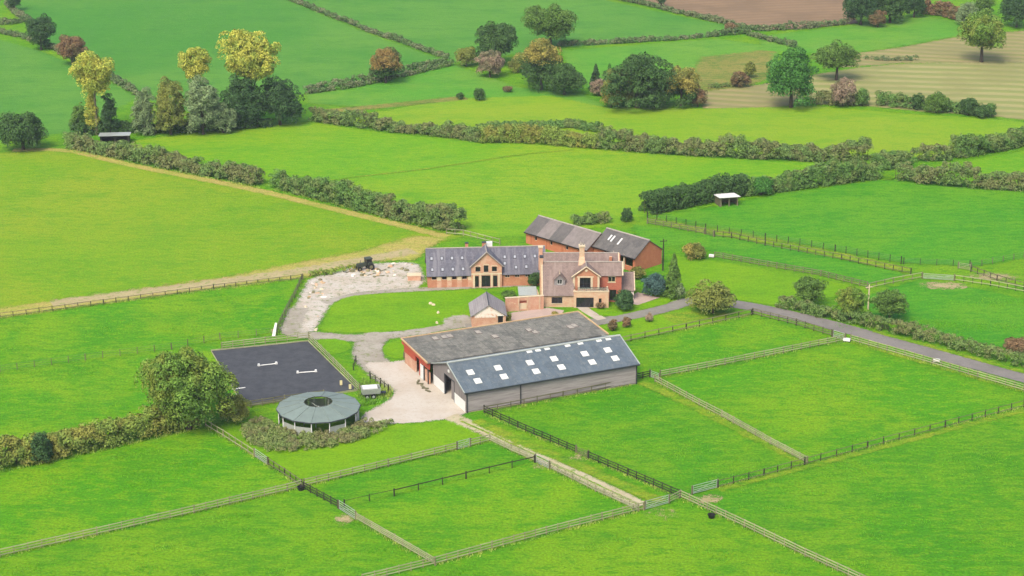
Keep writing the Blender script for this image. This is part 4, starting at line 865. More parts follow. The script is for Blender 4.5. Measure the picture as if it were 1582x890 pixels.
# local x along ridge (to upper left), local y towards the camera-left side; origin at the right gable's far corner
def ridge_barn(name, label, org, ln, wd, ev, rg, mats, brick, open_side=False, lights=(), nsh=24):
    r = empty(name, org, ba, label, 'barn')
    # footprint: x 0..ln (to upper left), y 0..wd (towards camera)
    build_wall(r, 'gable_wall', brick, Frame((0, wd), (0, 0)), 0, ev, apex=rg - 0.1)
    build_wall(r, 'gable_wall', brick, Frame((ln, 0), (ln, wd)), 0, ev, apex=rg - 0.1)
    build_wall(r, 'far_wall', brick, Frame((0.3, 0), (ln - 0.3, 0)), 0, ev)
    fs = Frame((ln - 0.3, wd), (0.3, wd))
    if open_side:
        build_wall(r, 'near_wall', brick, fs, 0, ev, [(fs.L - 2.3, fs.L - 0.3, 0.9, ev), (fs.L - 5.0, fs.L - 2.7, 0.0, ev), (fs.L - 7.7, fs.L - 5.3, 0.9, ev)])
        for a in (2.4, 5.1):
            mb = MB(); fs.box(mb, fs.L - a - 0.12, fs.L - a + 0.12, 0.01, 0.14, 0, ev); mb.build('post', M['stone_trim'], r)
    else:
        hs = [(x, x + 0.7, 1.1, 1.9) for x in np.arange(2, fs.L - 2, 4.2)]
        build_wall(r, 'near_wall', brick, fs, 0, ev, hs)
        for h in hs: window(r, fs, *h, 'stone_trim', 'dark', 0, name='vent_opening')
        for x in np.arange(0.8, fs.L - 2, 4.2):
            mb = MB(); fs.box(mb, x, x + 0.35, 0.0, 0.12, 0, ev - 0.1); mb.build('buttress', M[brick], r)
    k = (rg - ev) / (wd / 2)
    qa = ((ln + 0.2, wd + 0.35, ev - 0.35 * k), (-0.2, wd + 0.35, ev - 0.35 * k), (-0.2, wd / 2, rg), (ln + 0.2, wd / 2, rg)); qb = ((-0.2, -0.35, ev - 0.35 * k), (ln + 0.2, -0.35, ev - 0.35 * k), (ln + 0.2, wd / 2, rg), (-0.2, wd / 2, rg))
    ra = roof_slab(r, 'roof', mats[0], qa, 0.1); roof_slab(r, 'roof', mats[0], qb, 0.1)
    sheets(ra, qa, nsh, 2, None, 0.025, 0.02, pick=lambda i, j: mats[int(i / nsh * len(mats))])
    for u, v, l in lights: skylight(r, qa, u, v, 0.35, l, 'rooflight', 'rooflight', 0.08)
    ridge_cap(r, (-0.2, wd / 2, rg + 0.03), (ln + 0.2, wd / 2, rg + 0.03), 0.15, 'ridge')
    mb = MB(); mb.box(-0.2, wd + 0.36, ev - 0.4 * k - 0.12, ln + 0.2, wd + 0.48, ev - 0.4 * k + 0.02); mb.build('gutter', M['dark'], r)
    return r
ORG = Pf
ridge_barn('open_sided_barn', 'brick barn with weathered dark roof and orange gable end', ORG, 10.6, bw, 3.0, 5.5, ['asb_black'], 'brick_barn', True, ((2.2, 2.4, 1.3), (3.0, 2.2, 1.5), (4.9, 2.0, 1.6)), 12)
ax = Vector((math.cos(ba), math.sin(ba), 0)); ay = Vector((-ax.y, ax.x, 0))
O2 = ORG + ax * 10.8 + ay * 1.8
ridge_barn('long_brick_barn', 'long brick barn with striped pale and dark roof sheets', O2, 16.4, bw - 0.2, 2.5, 4.8, ['asb_dark', 'asb_pale', 'asb_dark', 'asb_pale', 'asb_pale'], 'brick_barn', False, (), 20)

# --- horse walker
cw = G(492, 629, 2.45); cw.z = 0
r = empty('horse_walker', cw, math.radians(8), 'round horse walker with green ring roof on pale posts', 'horse walker')
NS = 14; R1, R0, Z1, Z0 = 6.35, 2.15, 2.5, 3.35
panel = None
for i in range(NS):
    a0, a1 = 2 * math.pi * i / NS, 2 * math.pi * (i + 1) / NS
    if panel is None:
        c = lambda R, a, z: Vector((R * math.cos(a), R * math.sin(a), z)); e = 0.002
        panel = MB().slab(c(R1, a0 + e, Z1), c(R1, a1 - e, Z1), c(R0, a1 - e * 3, Z0), c(R0, a0 + e * 3, Z0), 0.06).mesh('roof_panel'); panel.materials.append(M['green_roof'])
        seam = MB().tube(c(R1, a0, Z1 + 0.03), c(R0, a0, Z0 + 0.03), 0.05, 0.04, 5).mesh('seam'); seam.materials.append(M['green_roof'])
        lip = MB().tube(c(R1, a0, Z1 - 0.1), c(R1, a1, Z1 - 0.1), 0.1, 0.1, 5).mesh('eaves_trim'); lip.materials.append(M['charcoal'])
        post = MB().tube(c(R1 - 0.3, a0, 0), c(R1 - 0.3, a0, Z1 + 0.02), 0.085, 0.085, 6).mesh('post'); post.materials.append(M['white'])
        ipost = MB().tube(c(R0 + 0.4, a0, 0), c(R0 + 0.4, a0, Z0 - 0.08), 0.07, 0.07, 6).mesh('inner_post'); ipost.materials.append(M['galv'])
        side = MB().slab(c(R1 - 0.32, a0 + 0.02, 0.1), c(R1 - 0.32, a1 - 0.02, 0.1), c(R1 - 0.32, a1 - 0.02, 1.5), c(R1 - 0.32, a0 + 0.02, 1.5), 0.04).mesh('side_panel'); side.materials.append(M['galv'])
        inn = MB().slab(c(R0 + 0.4, a0 + 0.02, 0.1), c(R0 + 0.4, a1 - 0.02, 0.1), c(R0 + 0.4, a1 - 0.02, 1.3), c(R0 + 0.4, a0 + 0.02, 1.3), 0.04).mesh('inner_panel'); inn.materials.append(M['galv'])
        trim = MB().tube(c(R0, a0, Z0 - 0.05), c(R0, a1, Z0 - 0.05), 0.07, 0.07, 5).mesh('inner_trim'); trim.materials.append(M['dark_wood'])
    rz = (0, 0, a0)
    for nm, me in (('roof_panel', panel), ('seam', seam), ('eaves_trim', lip), ('post', post), ('inner_trim', trim)) + ((('inner_post', ipost),) if i % 2 == 0 else ()) + ((('side_panel', side),) if i not in (7, 10, 12) else ()) + (): link(nm, me, None, r, (0, 0, 0), rz)
MB().tube((0, 0, 0), (0, 0, 2.6), 0.2, 0.15, 10).build('central_motor_post', M['galv'], r)
for i in range(4):
    a = i * math.pi / 2 + 0.4; MB().tube((0, 0, 2.45), (5.4 * math.cos(a), 5.4 * math.sin(a), 2.15), 0.05, 0.05, 5).build('walker_arm', M['galv'], r)

# --- field shelters
def shelter(px, w, d, h, rz, label, roofm, wallm):
    r = empty('field_shelter', G(*px), rz, label, 'shelter')
    build_wall(r, 'front_wall', wallm, Frame((0, 0), (w, 0)), 0, h, [(0.4, w * 0.48, 0, h - 0.3), (w * 0.54, w * 0.94, 0, h - 0.3)], 0.1)
    build_wall(r, 'side_wall', wallm, Frame((w, 0.1), (w, d)), 0, h - 0.15, t=0.1); build_wall(r, 'side_wall', wallm, Frame((0, d), (0, 0.1)), 0, h - 0.15, t=0.1); build_wall(r, 'back_wall', wallm, Frame((w, d), (0, d)), 0, h - 0.3, t=0.1)
    roof_slab(r, 'roof', roofm, ((-0.3, -0.5, h + 0.15), (w + 0.3, -0.5, h + 0.15), (w + 0.3, d + 0.2, h - 0.15), (-0.3, d + 0.2, h - 0.15)), 0.1)
shelter((1112, 320), 4.0, 3.2, 2.0, math.radians(14), 'open field shelter with white roof below the dark hedge', 'white', 'grey_wood')
shelter((155, 224), 6.6, 3.6, 2.1, math.radians(6), 'dark open field shelter with grey roof below the yellow trees', 'galv', 'dark_wood')

# ------------------------------------------------------------------ smaller things
def tractor(px, rz):
    r = empty('tractor', G(*px), rz, 'old dark green tractor parked at the edge of the rubble yard', 'tractor')
    m = plain('tractor_green', C(72, 92, 76), 0.5, 3, 0.8, col2=C(88, 84, 70))
    b = MB(); b.prism([(-0.3, -0.35, 0.8), (1.6, -0.32, 0.8), (1.7, -0.32, 1.35), (1.55, -0.32, 1.5), (-0.3, -0.35, 1.6)], (0, 0.68, 0)); b.build('bonnet', m, r)
    c = MB().prism([(-1.5, -0.65, 1.0), (-0.3, -0.65, 1.0), (-0.35, -0.6, 2.35), (-1.45, -0.6, 2.35)], (0, 1.3, 0)).build('cab', M['glass'], r)
    MB().box(-1.6, -0.75, 2.35, -0.2, 0.75, 2.55).build('cab_roof', m, c)
    for x in (-1.5, -0.35):
        for y in (-0.68, 0.62): MB().box(x, y, 1.0, x + 0.08, y + 0.06, 2.35).build('pillar', m, c)
    for y in (-0.95, 0.55): MB().prism([(-1.8, y, 1.2), (-1.6, y, 1.65), (-0.8, y, 1.72), (-0.45, y, 1.3), (-0.6, y, 1.25), (-0.9, y, 1.55), (-1.5, y, 1.5)], (0, 0.4, 0)).build('mudguard', m, r)
    for x, y, ra, w in ((-1.15, -1.0, 0.75, 0.4), (-1.15, 0.62, 0.75, 0.4), (1.25, -0.8, 0.48, 0.28), (1.25, 0.52, 0.48, 0.28)):
        t = MB().tube((x, y, ra), (x, y + w, ra), ra, ra, 16).build('wheel', M['black'], r); MB().tube((x, y - 0.02, ra), (x, y + w + 0.02, ra), ra * 0.5, ra * 0.5, 12).build('rim', M['grey_wood'], t)
    r.scale = (0.9, 0.9, 0.9)
    MB().tube((0.9, 0.1, 1.4), (0.9, 0.1, 2.3), 0.05, 0.05, 6).build('exhaust', M['charcoal'], r)
tractor((563, 417), math.radians(205))
def trailer(px, rz):
    r = empty('muck_trailer', G(*px), rz, 'grey tipping trailer on wheels parked beside the arena corner', 'trailer')
    b = MB(); b.prism([(-1.4, -0.85, 0.95), (1.4, -0.85, 0.95), (1.5, -1.0, 1.75), (-1.5, -1.0, 1.75)], (0, 0.06, 0)); b.prism([(-1.4, 0.8, 0.95), (1.4, 0.8, 0.95), (1.5, 0.95, 1.75), (-1.5, 0.95, 1.75)], (0, 0.06, 0))
    b.box(-1.45, -0.8, 0.95, -1.38, 0.8, 1.75); b.box(1.38, -0.8, 0.95, 1.45, 0.8, 1.75); b.box(-1.4, -0.82, 0.85, 1.4, 0.82, 0.95); b.build('body', M['galv'], r)
    MB().box(-1.3, -0.75, 1.4, 1.0, 0.75, 1.85).build('white_cover', M['white'], r)
    MB().box(-1.5, -0.3, 0.65, 2.4, 0.3, 0.84).build('chassis', M['charcoal'], r); MB().tube((2.2, 0, 0), (2.2, 0, 0.7), 0.05, 0.05, 6).build('jockey_leg', M['charcoal'], r)
    for x in (-0.7, 0.3):
        for y in (-0.95, 0.72):
            t = MB().tube((x, y, 0.42), (x, y + 0.24, 0.42), 0.42, 0.42, 14).build('wheel', M['black'], r); MB().tube((x, y - 0.02, 0.42), (x, y + 0.26, 0.42), 0.22, 0.22, 10).build('rim', M['galv'], t)
trailer((573, 614), math.radians(12))
def jump(p0, p1, label, ends=True):
    a, b = G(*p0), G(*p1); d = b - a; r = empty('jump_pole', a, math.atan2(d.y, d.x), label, 'jump'); L_ = d.length
    MB().tube((0, 0, 0.14), (L_, 0, 0.14), 0.09, 0.09, 8).build('pole', M['white'], r)
    for x, s in ((0, 1), (L_, -1)):
        if ends: MB().prism([(x - 0.22, -0.22, 0), (x + 0.22, -0.22, 0), (x + 0.14, -0.22, 0.42), (x - 0.14, -0.22, 0.42)], (0, 0.44, 0)).build('block', M['white'], r)
jump((400, 566), (427, 563), 'white jump pole lying on the arena near its far side')
jump((460, 577), (488, 575), 'white jump pole raised between two white blocks on the arena')
jump((358, 603), (379, 600), 'white pole lying on the arena close to the big tree', False)
for px, lb in (((527, 598), 'cream arena letter board on the arena rubber'), ((541, 604), 'cream arena letter board on a leaning stake at the fence')):
    r = empty('arena_marker', G(*px), 0.2, lb, 'marker')
    MB().tube((0, 0, 0), (0, 0, 0.5), 0.04, 0.04, 6).build('stake', M['pale_post'], r); MB().box(-0.2, -0.06, 0.35, 0.2, -0.02, 1.15).build('board', M['cream'], r)
def trough(px, rz, label, sc=1.0):
    r = empty('water_trough', G(*px), rz, label, 'trough'); w, d, h = 0.6 * sc, 0.32, 0.55; b = MB()
    for q in ((-w, -d, w, -d + 0.07), (-w, d - 0.07, w, d), (-w, -d + 0.07, -w + 0.07, d - 0.07), (w - 0.07, -d + 0.07, w, d - 0.07)): b.box(q[0], q[1], 0.2, q[2], q[3], h)
    b.box(-w + 0.07, -d + 0.07, 0.2, w - 0.07, d - 0.07, 0.3); b.build('tank', M['white'], r)
    MB().box(-w * 0.95, -d * 0.95, h + 0.002, w * 0.95, d * 0.95, h + 0.05).build('lid', M['white'], r)
    for x in (-w + 0.15, w - 0.15): MB().box(x - 0.06, -d, 0, x + 0.06, d, 0.2).build('foot', M['charcoal'], r)
trough((1308, 528), math.radians(-20), 'white water trough at the gate beside the road'); trough((1446, 560), math.radians(-24), 'white water trough against the lower road fence')
trough((1099, 398), math.radians(-10), 'pale trough behind the yellow green bush', 0.8)
def tub(px, label, ra=0.42, h=0.5):
    r = empty('feed_tub', G(*px), 0, label, 'tub'); b = MB(); k = 18
    prof = [(ra * 0.75, 0), (ra, h), (ra * 1.08, h), (ra * 1.08, h - 0.05), (ra * 0.92, h - 0.06), (ra * 0.7, 0.06), (0.01, 0.06)]
    vs = [(R * math.cos(2 * math.pi * i / k), R * math.sin(2 * math.pi * i / k), z) for R, z in prof for i in range(k)]
    fs = [(j * k + i, j * k + (i + 1) % k, (j + 1) * k + (i + 1) % k, (j + 1) * k + i) for j in range(len(prof) - 1) for i in range(k)]
    b.add(vs, fs); b.build('bowl', M['black'], r)
    for s in (-1, 1): MB().tube((s * ra * 1.08, -0.1, h - 0.05), (s * ra * 1.08, 0.1, h - 0.05), 0.03, 0.03, 6).build('handle', M['black'], r)
tub((1099, 800), 'black bucket beside the pale fence near the corner post', 0.5, 0.55); tub((465, 757), 'black tub where the left paddock fences meet', 0.5, 0.55)
def pole(px, h, label, mat, wires=True):
    r = empty('utility_pole', G(*px), 0.3, label, 'pole'); MB().tube((0, 0, 0), (0, 0, h), 0.16, 0.11, 8).build('shaft', M[mat], r)
    MB().box(-0.7, -0.06, h - 0.5, 0.7, 0.06, h - 0.38).build('crossarm', M[mat], r)
    for x in (-0.6, 0, 0.6): MB().tube((x, 0, h - 0.38), (x, 0, h - 0.2), 0.05, 0.04, 6).build('insulator', M['charcoal'], r)
pole((1341, 478), 4.6, 'pale timber pole standing in the road hedge', 'stone_trim'); pole((1024, 418), 6.2, 'slim dark pole at the orange gable of the barn', 'dark_wood')
r = empty('leaning_panel', G(424, 518), -0.3, 'white panel leaning at the left paddock corner', 'panel')
MB().slab((-0.25, -0.5, 0.02), (0.35, -0.5, 0.02), (0.45, 0.25, 2.2), (0.1, 0.25, 2.2), 0.06).build('board', M['white'], r); MB().tube((0.3, 0.5, 0), (0.3, 0.2, 2.0), 0.05, 0.05, 6).build('prop', M['pale_post'], r)
r = empty('brick_skip_wall', G(630, 434), 0.05, 'low brick planter wall at the stable yard end', 'wall')
MB().box(0, 0, 0, 2.4, 1.6, 0.9).build('block', M['brick_soft'], r); MB().box(-0.06, -0.06, 0.9, 2.46, 1.66, 1.0).build('coping', M['stone_trim'], r)
# rubble: loose blocks and planks in the yard
blk = []
for i in range(5):
    b = MB(); k = 7; base = [(0.5 * math.cos(2 * math.pi * j / k) * rnd.uniform(0.7, 1.2), 0.4 * math.sin(2 * math.pi * j / k) * rnd.uniform(0.7, 1.2), 0) for j in range(k)]
    top = [(x * rnd.uniform(0.5, 0.9), y * rnd.uniform(0.5, 0.9), rnd.uniform(0.25, 0.45)) for x, y, z in base]
    b.add(base + top, [tuple(range(k))[::-1], tuple(range(k, 2 * k))] + [(j, (j + 1) % k, k + (j + 1) % k, k + j) for j in range(k)])
    me = b.mesh('rubble_block'); me.materials.append(M[('fascia', 'limewash', 'stone_trim', 'stone', 'pale_post')[i]]); blk.append(me)
for i in range(70):
    t = rnd.random() * 0.9
    px = (rnd.gauss(568, 16), rnd.gauss(421, 3.5)) if t < 0.35 else ((rnd.uniform(474, 500), rnd.uniform(432, 462)) if t < 0.6 else ((rnd.uniform(560, 650), rnd.uniform(407, 430)) if t < 0.8 else (rnd.uniform(455, 500), rnd.uniform(470, 512))))
    s = rnd.uniform(0.35, 1.0)
    o = link('rubble_block', blk[i % 5], None, None, G(*px), (0, 0, rnd.uniform(0, 6.3)), (s * rnd.uniform(0.8, 1.8), s, s * rnd.uniform(0.6, 1.1)))
    wh = 'heaped beside the tractor' if t < 0.35 else ('at the fenced corner of the rubble yard' if t < 0.6 else ('near the stable end of the rubble yard' if t < 0.8 else 'on the gravel lane'))
    tag(o, ('tan', 'whitewashed', 'cream', 'sandstone', 'grey brown')[i % 5] + ' broken masonry block ' + wh, 'rubble', 'loose masonry ' + wh)
for i, px in enumerate([(575, 424), (590, 419), (604, 412), (540, 420), (585, 427), (646, 590), (649, 594), (653, 598), (657, 601), (661, 605)]):
    o = MB().box(-1.1, -0.11, 0, 1.1, 0.11, 0.14).build('timber_baulk', M['grey_wood'], None); o.location = G(*px); o.rotation_euler = (0, 0, rnd.uniform(0, 3.1))
    tag(o, 'weathered timber baulk lying in the rubble yard' if i < 5 else 'short timber baulk at the red barn doorway', 'timber', 'loose timbers in the yard' if i < 5 else 'timbers at the red barn doorway')
    if i >= 5: o.scale = (0.5, 1.4, 1.5)
for i, px in enumerate([(665, 470), (677, 484), (675, 500), (670, 472), (735, 470)]):
    o = link('garden_boulder', blk[2], None, None, G(*px), (0, 0, i), (0.8, 0.7, 0.9)); tag(o, 'pale boulder on the lawn before the stables', 'boulder', 'boulders on the lawn')

# ------------------------------------------------------------------ foliage
def leaf_mesh(name, c, nrm, size, mat, seed, squash=0.7):
    g = np.random.default_rng(seed); n = len(c)
    r = g.normal(size=(n, 3)); nn = nrm * 0.75 + r * 0.55; nn /= np.linalg.norm(nn, axis=1, keepdims=True) + 1e-9
    t = np.cross(nn, g.normal(size=(n, 3))); t /= np.linalg.norm(t, axis=1, keepdims=True) + 1e-9
    b = np.cross(nn, t); s = (size * g.uniform(0.6, 1.35, size=(n, 1))) if np.isscalar(size) else size[:, None] * g.uniform(0.6, 1.35, size=(n, 1))
    t = t * s * 0.5; b = b * s * 0.5 * squash
    v = np.empty((n, 4, 3)); v[:, 0] = c - t - b * 0.5; v[:, 1] = c + t * 0.3 - b; v[:, 2] = c + t + b * 0.4; v[:, 3] = c - t * 0.2 + b
    v[:, :, 2] = np.maximum(v[:, :, 2], 0.02)
    me = bpy.data.meshes.new(name); me.vertices.add(4 * n); me.vertices.foreach_set('co', v.astype(np.float32).ravel())
    me.loops.add(4 * n); me.loops.foreach_set('vertex_index', np.arange(4 * n, dtype=np.int32))
    me.polygons.add(n); me.polygons.foreach_set('loop_start', np.arange(0, 4 * n, 4, dtype=np.int32))
    me.update(calc_edges=True); me.materials.append(mat)
    cn = nrm / (np.linalg.norm(nrm, axis=1, keepdims=True) + 1e-9) + r * 0.28; cn /= np.linalg.norm(cn, axis=1, keepdims=True) + 1e-9
    me.normals_split_custom_set_from_vertices(np.repeat(cn, 4, 0).astype(np.float32)); return me
def clumps(cent, rad, per, g, up=0.25):
    n = len(cent); d = g.normal(size=(n, per, 3)); d /= np.linalg.norm(d, axis=2, keepdims=True)
    low = d[:, :, 2] < -0.35; d[low] *= -1
    rr = np.cbrt(g.uniform(0.35, 1.0, size=(n, per, 1))) * rad[:, None, None]
    p = cent[:, None, :] + d * rr; d[:, :, 2] += up
    return p.reshape(-1, 3), d.reshape(-1, 3)
TREES = [0]
def tree(px, hpx, wpx, leaf, label, shape='round', name='tree', trunk=None, top=None, bark='bark', dens=1.0, group=None, cat='tree', depth=1.0):
    TREES[0] += 1; seed = 100 + TREES[0]; g = np.random.default_rng(seed)
    pos = G(*px); H = tall(px[1], hpx); W = wpx / scale_at(px[1]); R = W / 2
    cb = trunk if trunk is not None else {'round': 0.08, 'stem': 0.24, 'poplar': 0.38, 'bush': 0.0, 'cone': 0.02}[shape]
    zb = H * cb; rz = (H - zb) / 2; cz = zb + rz
    cr = max(0.35, R * {'round': 0.26, 'stem': 0.24, 'poplar': 0.26, 'bush': 0.28, 'cone': 0.26}[shape]); cr = min(cr, 1.6)
    vol = R * R * rz; nc = int(min(190, max(16, 2.7 * (R * rz * 2 + R * R) / cr ** 2)) * dens)
    d = g.normal(size=(nc * 3, 3)); d /= np.linalg.norm(d, axis=1, keepdims=True)
    lob = 1 + 0.16 * np.sin(d[:, 0] * 3.1 + seed) * np.cos(d[:, 2] * 2.7 + seed * 1.7) + 0.12 * np.sin(d[:, 1] * 5 + seed)
    f = g.uniform(0.25, 1.0, size=len(d)) ** 0.6 * lob
    if cb < 0.05 and shape != 'cone':              # foliage down to the ground
        hr = np.sqrt(d[:, 0] ** 2 + d[:, 1] ** 2) + 1e-6; w_ = np.where(d[:, 2] < 0, hr ** -0.75, 1.0)[:, None]; d[:, :2] *= w_
    if shape == 'cone':
        h = g.uniform(0.02, 1.0, size=len(d)); a = g.uniform(0, 6.283, size=len(d)); q = (1 - h) ** 0.85 * (R - cr * 0.5) * g.uniform(0.6, 1.0, size=len(d))
        c = np.stack([q * np.cos(a), q * np.sin(a), zb + h * (H - zb - cr * 0.5)], 1)
        rad = cr * (0.35 + 0.75 * (1 - h))
    else:
        c = np.stack([d[:, 0] * f * (R - cr * 0.7), d[:, 1] * f * (R - cr * 0.7) * depth, cz + d[:, 2] * f * (rz - cr * 0.7)], 1)
        if shape in ('bush',): c[:, 2] = np.abs(c[:, 2] - zb * 0) ; c[:, 2] = np.where(c[:, 2] < H * 0.15, H * 0.15 * g.uniform(0.6, 1.6, size=len(c)), c[:, 2])
        rad = cr * g.uniform(0.65, 1.3, size=len(c))
    keep = slice(0, nc); c = c[keep]; rad = rad[keep]
    ls = max(0.22, min(0.42 if px[1] < 300 else 0.30, 0.10 + 0.045 * R)); per = int(min(300, max(40, 2.6 * (cr / ls) ** 2 * 4.0)))
    p, n = clumps(c, rad, per, g)
    keep = p[:, 2] > 0.03; p, n = p[keep], n[keep]
    root = empty(name, pos, g.uniform(0, 0.4), label, cat, group)
    if top:                                        # a differently coloured upper crown
        m = p[:, 2] + g.normal(size=len(p)) * 0.5 > zb + (H - zb) * top[1]
        link('crown', leaf_mesh('crown', p[~m], n[~m], ls, L[leaf], seed), None, root)
        tag(link('upper_crown', leaf_mesh('upper_crown', p[m], n[m], ls, L[top[0]], seed + 1), None, root), top[2])
    else: link('crown', leaf_mesh('crown', p, n, ls, L[leaf], seed), None, root)
    b = MB(); tr = max(0.06, 0.05 * R + 0.02 * H * 0.3)
    pts = [Vector((0, 0, -0.05)), Vector((g.normal() * 0.1, g.normal() * 0.1, H * 0.3)), Vector((g.normal() * 0.25, g.normal() * 0.25, H * 0.62))]
    b.tube(pts[0], pts[1], tr * 1.25, tr * 0.8); b.tube(pts[1], pts[2], tr * 0.8, tr * 0.35)
    b.build('trunk', M[bark], root)
    lb = MB()
    for i in range(6):
        j = int(g.integers(0, len(c))); s = pts[1].lerp(pts[2], g.uniform(-0.3, 0.9)); lb.tube(s, Vector(c[j]), tr * 0.4, tr * 0.1, 5)
    tag(lb.build('limbs', M[bark], root), None, None, None, 'stuff')
    return root
def hedge(px, h, w, leaf, label, cr=0.75, per=None, jag=0.25, group='hedges', name='hedge', ls=0.30, step=0.62):
    TREES[0] += 1; g = np.random.default_rng(500 + TREES[0])
    pts = [G(*p) + Vector((0, w * 0.42, 0)) for p in px]; o = pts[0]; line = resample(pts, 0.5, False); n = len(line)
    along = g.uniform(0, n - 1.001, size=int(n * 0.5 / step * max(2.6, h * w / (cr * 1.45))))
    i = along.astype(int); base = np.array([(line[k].lerp(line[k + 1], a - k) - o)[:2] for k, a in zip(i, along)])
    tan = np.array([(line[min(k + 1, n - 1)] - line[max(k - 1, 0)]).normalized()[:2] for k in i]); nor = np.stack([tan[:, 1], -tan[:, 0]], 1)
    und = 1 + jag * (np.sin(along * 1.05 + 1.3 + np.sin(along * 0.23) * 2) * 0.4 + np.sin(along * 0.11 + TREES[0]) * 0.6)
    seg = g.uniform(-1, 1, size=n // 5 + 2); und = und + jag * 0.7 * seg[(along / 5).astype(int)]
    zt = np.maximum(0.5, h * und - cr)
    th = g.uniform(0, 1, size=len(i)); lat = g.uniform(-1, 1, size=len(i)) * (w / 2 - cr * 0.6)
    z = np.where(g.uniform(size=len(i)) < 0.42, zt * g.uniform(0.85, 1.12, size=len(i)), zt * th)
    lat = np.where(z < zt * 0.8, np.sign(lat) * (w / 2 - cr * 0.55) * g.uniform(0.75, 1.1, size=len(i)), lat)
    c = np.concatenate([base + nor * lat[:, None], np.maximum(z, cr * 0.45)[:, None]], 1); rad = cr * g.uniform(0.7, 1.25, size=len(c))
    p, nn = clumps(c, rad, per or int(max(24, 2.3 * (cr / ls) ** 2 * 4)), g); k = p[:, 2] > 0.02
    root = empty(name, o, 0, label, 'hedge', None)
    link('foliage', leaf_mesh('foliage', p[k], nn[k], ls, L[leaf], TREES[0]), None, root)
    b = MB()
    for a in np.arange(0, n - 1, 3.0):
        q = line[int(a)] - o; b.tube((q.x + g.normal() * 0.2, q.y + g.normal() * 0.2, -0.03), (q.x + g.normal() * 0.4, q.y + g.normal() * 0.4, h * 0.7), 0.06, 0.03, 5)
    tag(b.build('woody_stems', M['bark'], root), None, None, None, 'stuff')
    return root

# hedges: near and middle
hedge([(-60, 742), (0, 727), (70, 714), (140, 698), (215, 681), (300, 662)], 3.9, 3.4, 'hedge_olive', 'tall olive hedge with yellowing top along the front paddock', 0.85, group=None, jag=0.16)
hedge([(104, 229), (160, 241), (215, 253), (300, 270), (402, 289)], 3.5, 3.0, 'hedge', 'mixed autumn hedge from the dark shelter to the first gap', 0.8)
hedge([(424, 291), (480, 306), (562, 328), (585, 333)], 3.9, 3.2, 'hedge_green', 'mixed hedge between the two gaps in the left field boundary', 0.8)
hedge([(588, 334), (655, 351), (712, 361)], 4.1, 3.4, 'hedge', 'mixed hedge ending behind the stable block', 0.8)
hedge([(482, 188), (602, 205), (703, 214), (741, 221)], 3.0, 3.0, 'hedge', 'autumn hedge beginning at the dark trees', 0.8)
hedge([(742, 222), (800, 221), (870, 226), (926, 231)], 3.6, 3.4, 'hedge_olive', 'middle stretch of the long hedge above the lime field', 0.85)
hedge([(927, 231), (1027, 239), (1110, 244), (1200, 248), (1296, 252), (1345, 250)], 3.8, 3.2, 'hedge', 'reddish mixed stretch of the long hedge above the lime field', 0.85)
hedge([(740, 205), (800, 200), (885, 198), (930, 206)], 1.6, 4.0, 'hedge_green', 'low bramble hedge behind the long hedge', 0.7)
hedge([(999, 333), (1050, 323), (1111, 310), (1150, 303)], 4.2, 4.2, 'dark', 'dense dark hedge behind the white roofed shelter', 0.8, name='hedge', jag=0.1)
hedge([(1150, 304), (1198, 298), (1260, 290), (1358, 277)], 3.9, 3.4, 'hedge_green', 'mixed green hedge bordering the deep green field', 0.85)
hedge([(1357, 264), (1402, 258)], 3.6, 4.5, 'hedge_green', 'rounded hedge end beside the field gap', 0.85)
hedge([(1386, 279), (1440, 287), (1500, 292), (1582, 296), (1660, 300)], 3.7, 3.2, 'hedge', 'mixed hedge right of the field gap', 0.8)
hedge([(1408, 251), (1468, 249)], 2.9, 2.6, 'hedge', 'short brownish hedge above the small lime field', 0.7)
hedge([(1473, 246), (1520, 240), (1582, 226), (1660, 210)], 4.0, 3.4, 'hedge_green', 'green hedge rising above the small lime field', 0.85)
hedge([(1204, 476), (1240, 485), (1296, 497), (1339, 507), (1435, 530), (1520, 553), (1582, 570), (1660, 592)], 2.3, 2.2, 'hedge', 'clipped mixed hedge along the narrow road', 0.6, jag=0.12, ls=0.24)
# hedges: far
hedge([(440, -2), (500, 22), (570, 50), (640, 74), (692, 93)], 1.52,1.76, 'hedge_far', 'far thin hedge running down to the orange tree field', 0.7, ls=0.36)
hedge([(470, 147), (540, 137), (600, 125), (650, 113), (700, 101)], 1.44,1.60, 'hedge_far', 'lower of two far hedges beside the orange tree', 0.65, ls=0.36)
hedge([(470, 140), (560, 126), (610, 114), (690, 97)], 1.5, 1.6, 'hedge_far', 'upper of two far hedges beside the orange tree', 0.6, ls=0.36)
hedge([(-40, 46), (30, 58), (90, 80), (150, 112), (215, 150)], 1.76,1.92, 'hedge_far', 'far diagonal hedge behind the first yellow tree', 0.7, ls=0.36)
hedge([(-30, 41), (20, 38), (44, 32)], 1.7, 2.0, 'hedge_far', 'far short hedge left of the blue green tree', 0.6, ls=0.36)
hedge([(10, 8), (30, 28), (45, 36)], 1.76,1.92, 'hedge_far', 'far hedge above the blue green tree', 0.7, ls=0.36)
hedge([(862, 72), (940, 69), (1040, 63), (1110, 57), (1150, 53), (1180, 62), (1230, 75)], 1.60,1.76, 'hedge_far', 'far hedge below the green field with the loose tree', 0.7, ls=0.36)
hedge([(930, -4), (1000, 10), (1070, 27), (1120, 38), (1170, 49)], 1.68,1.84, 'hedge_far', 'far hedge along the left edge of the plough', 0.7, ls=0.36)
hedge([(1170, 49), (1240, 46), (1312, 38)], 1.9, 2.0, 'hedge_far', 'far hedge along the bottom of the plough', 0.65, ls=0.36)
hedge([(1424, 22), (1460, 26), (1490, 34)], 3.6, 3.4, 'brown', 'brown far hedge beside the dark wood', 0.9, ls=0.4)
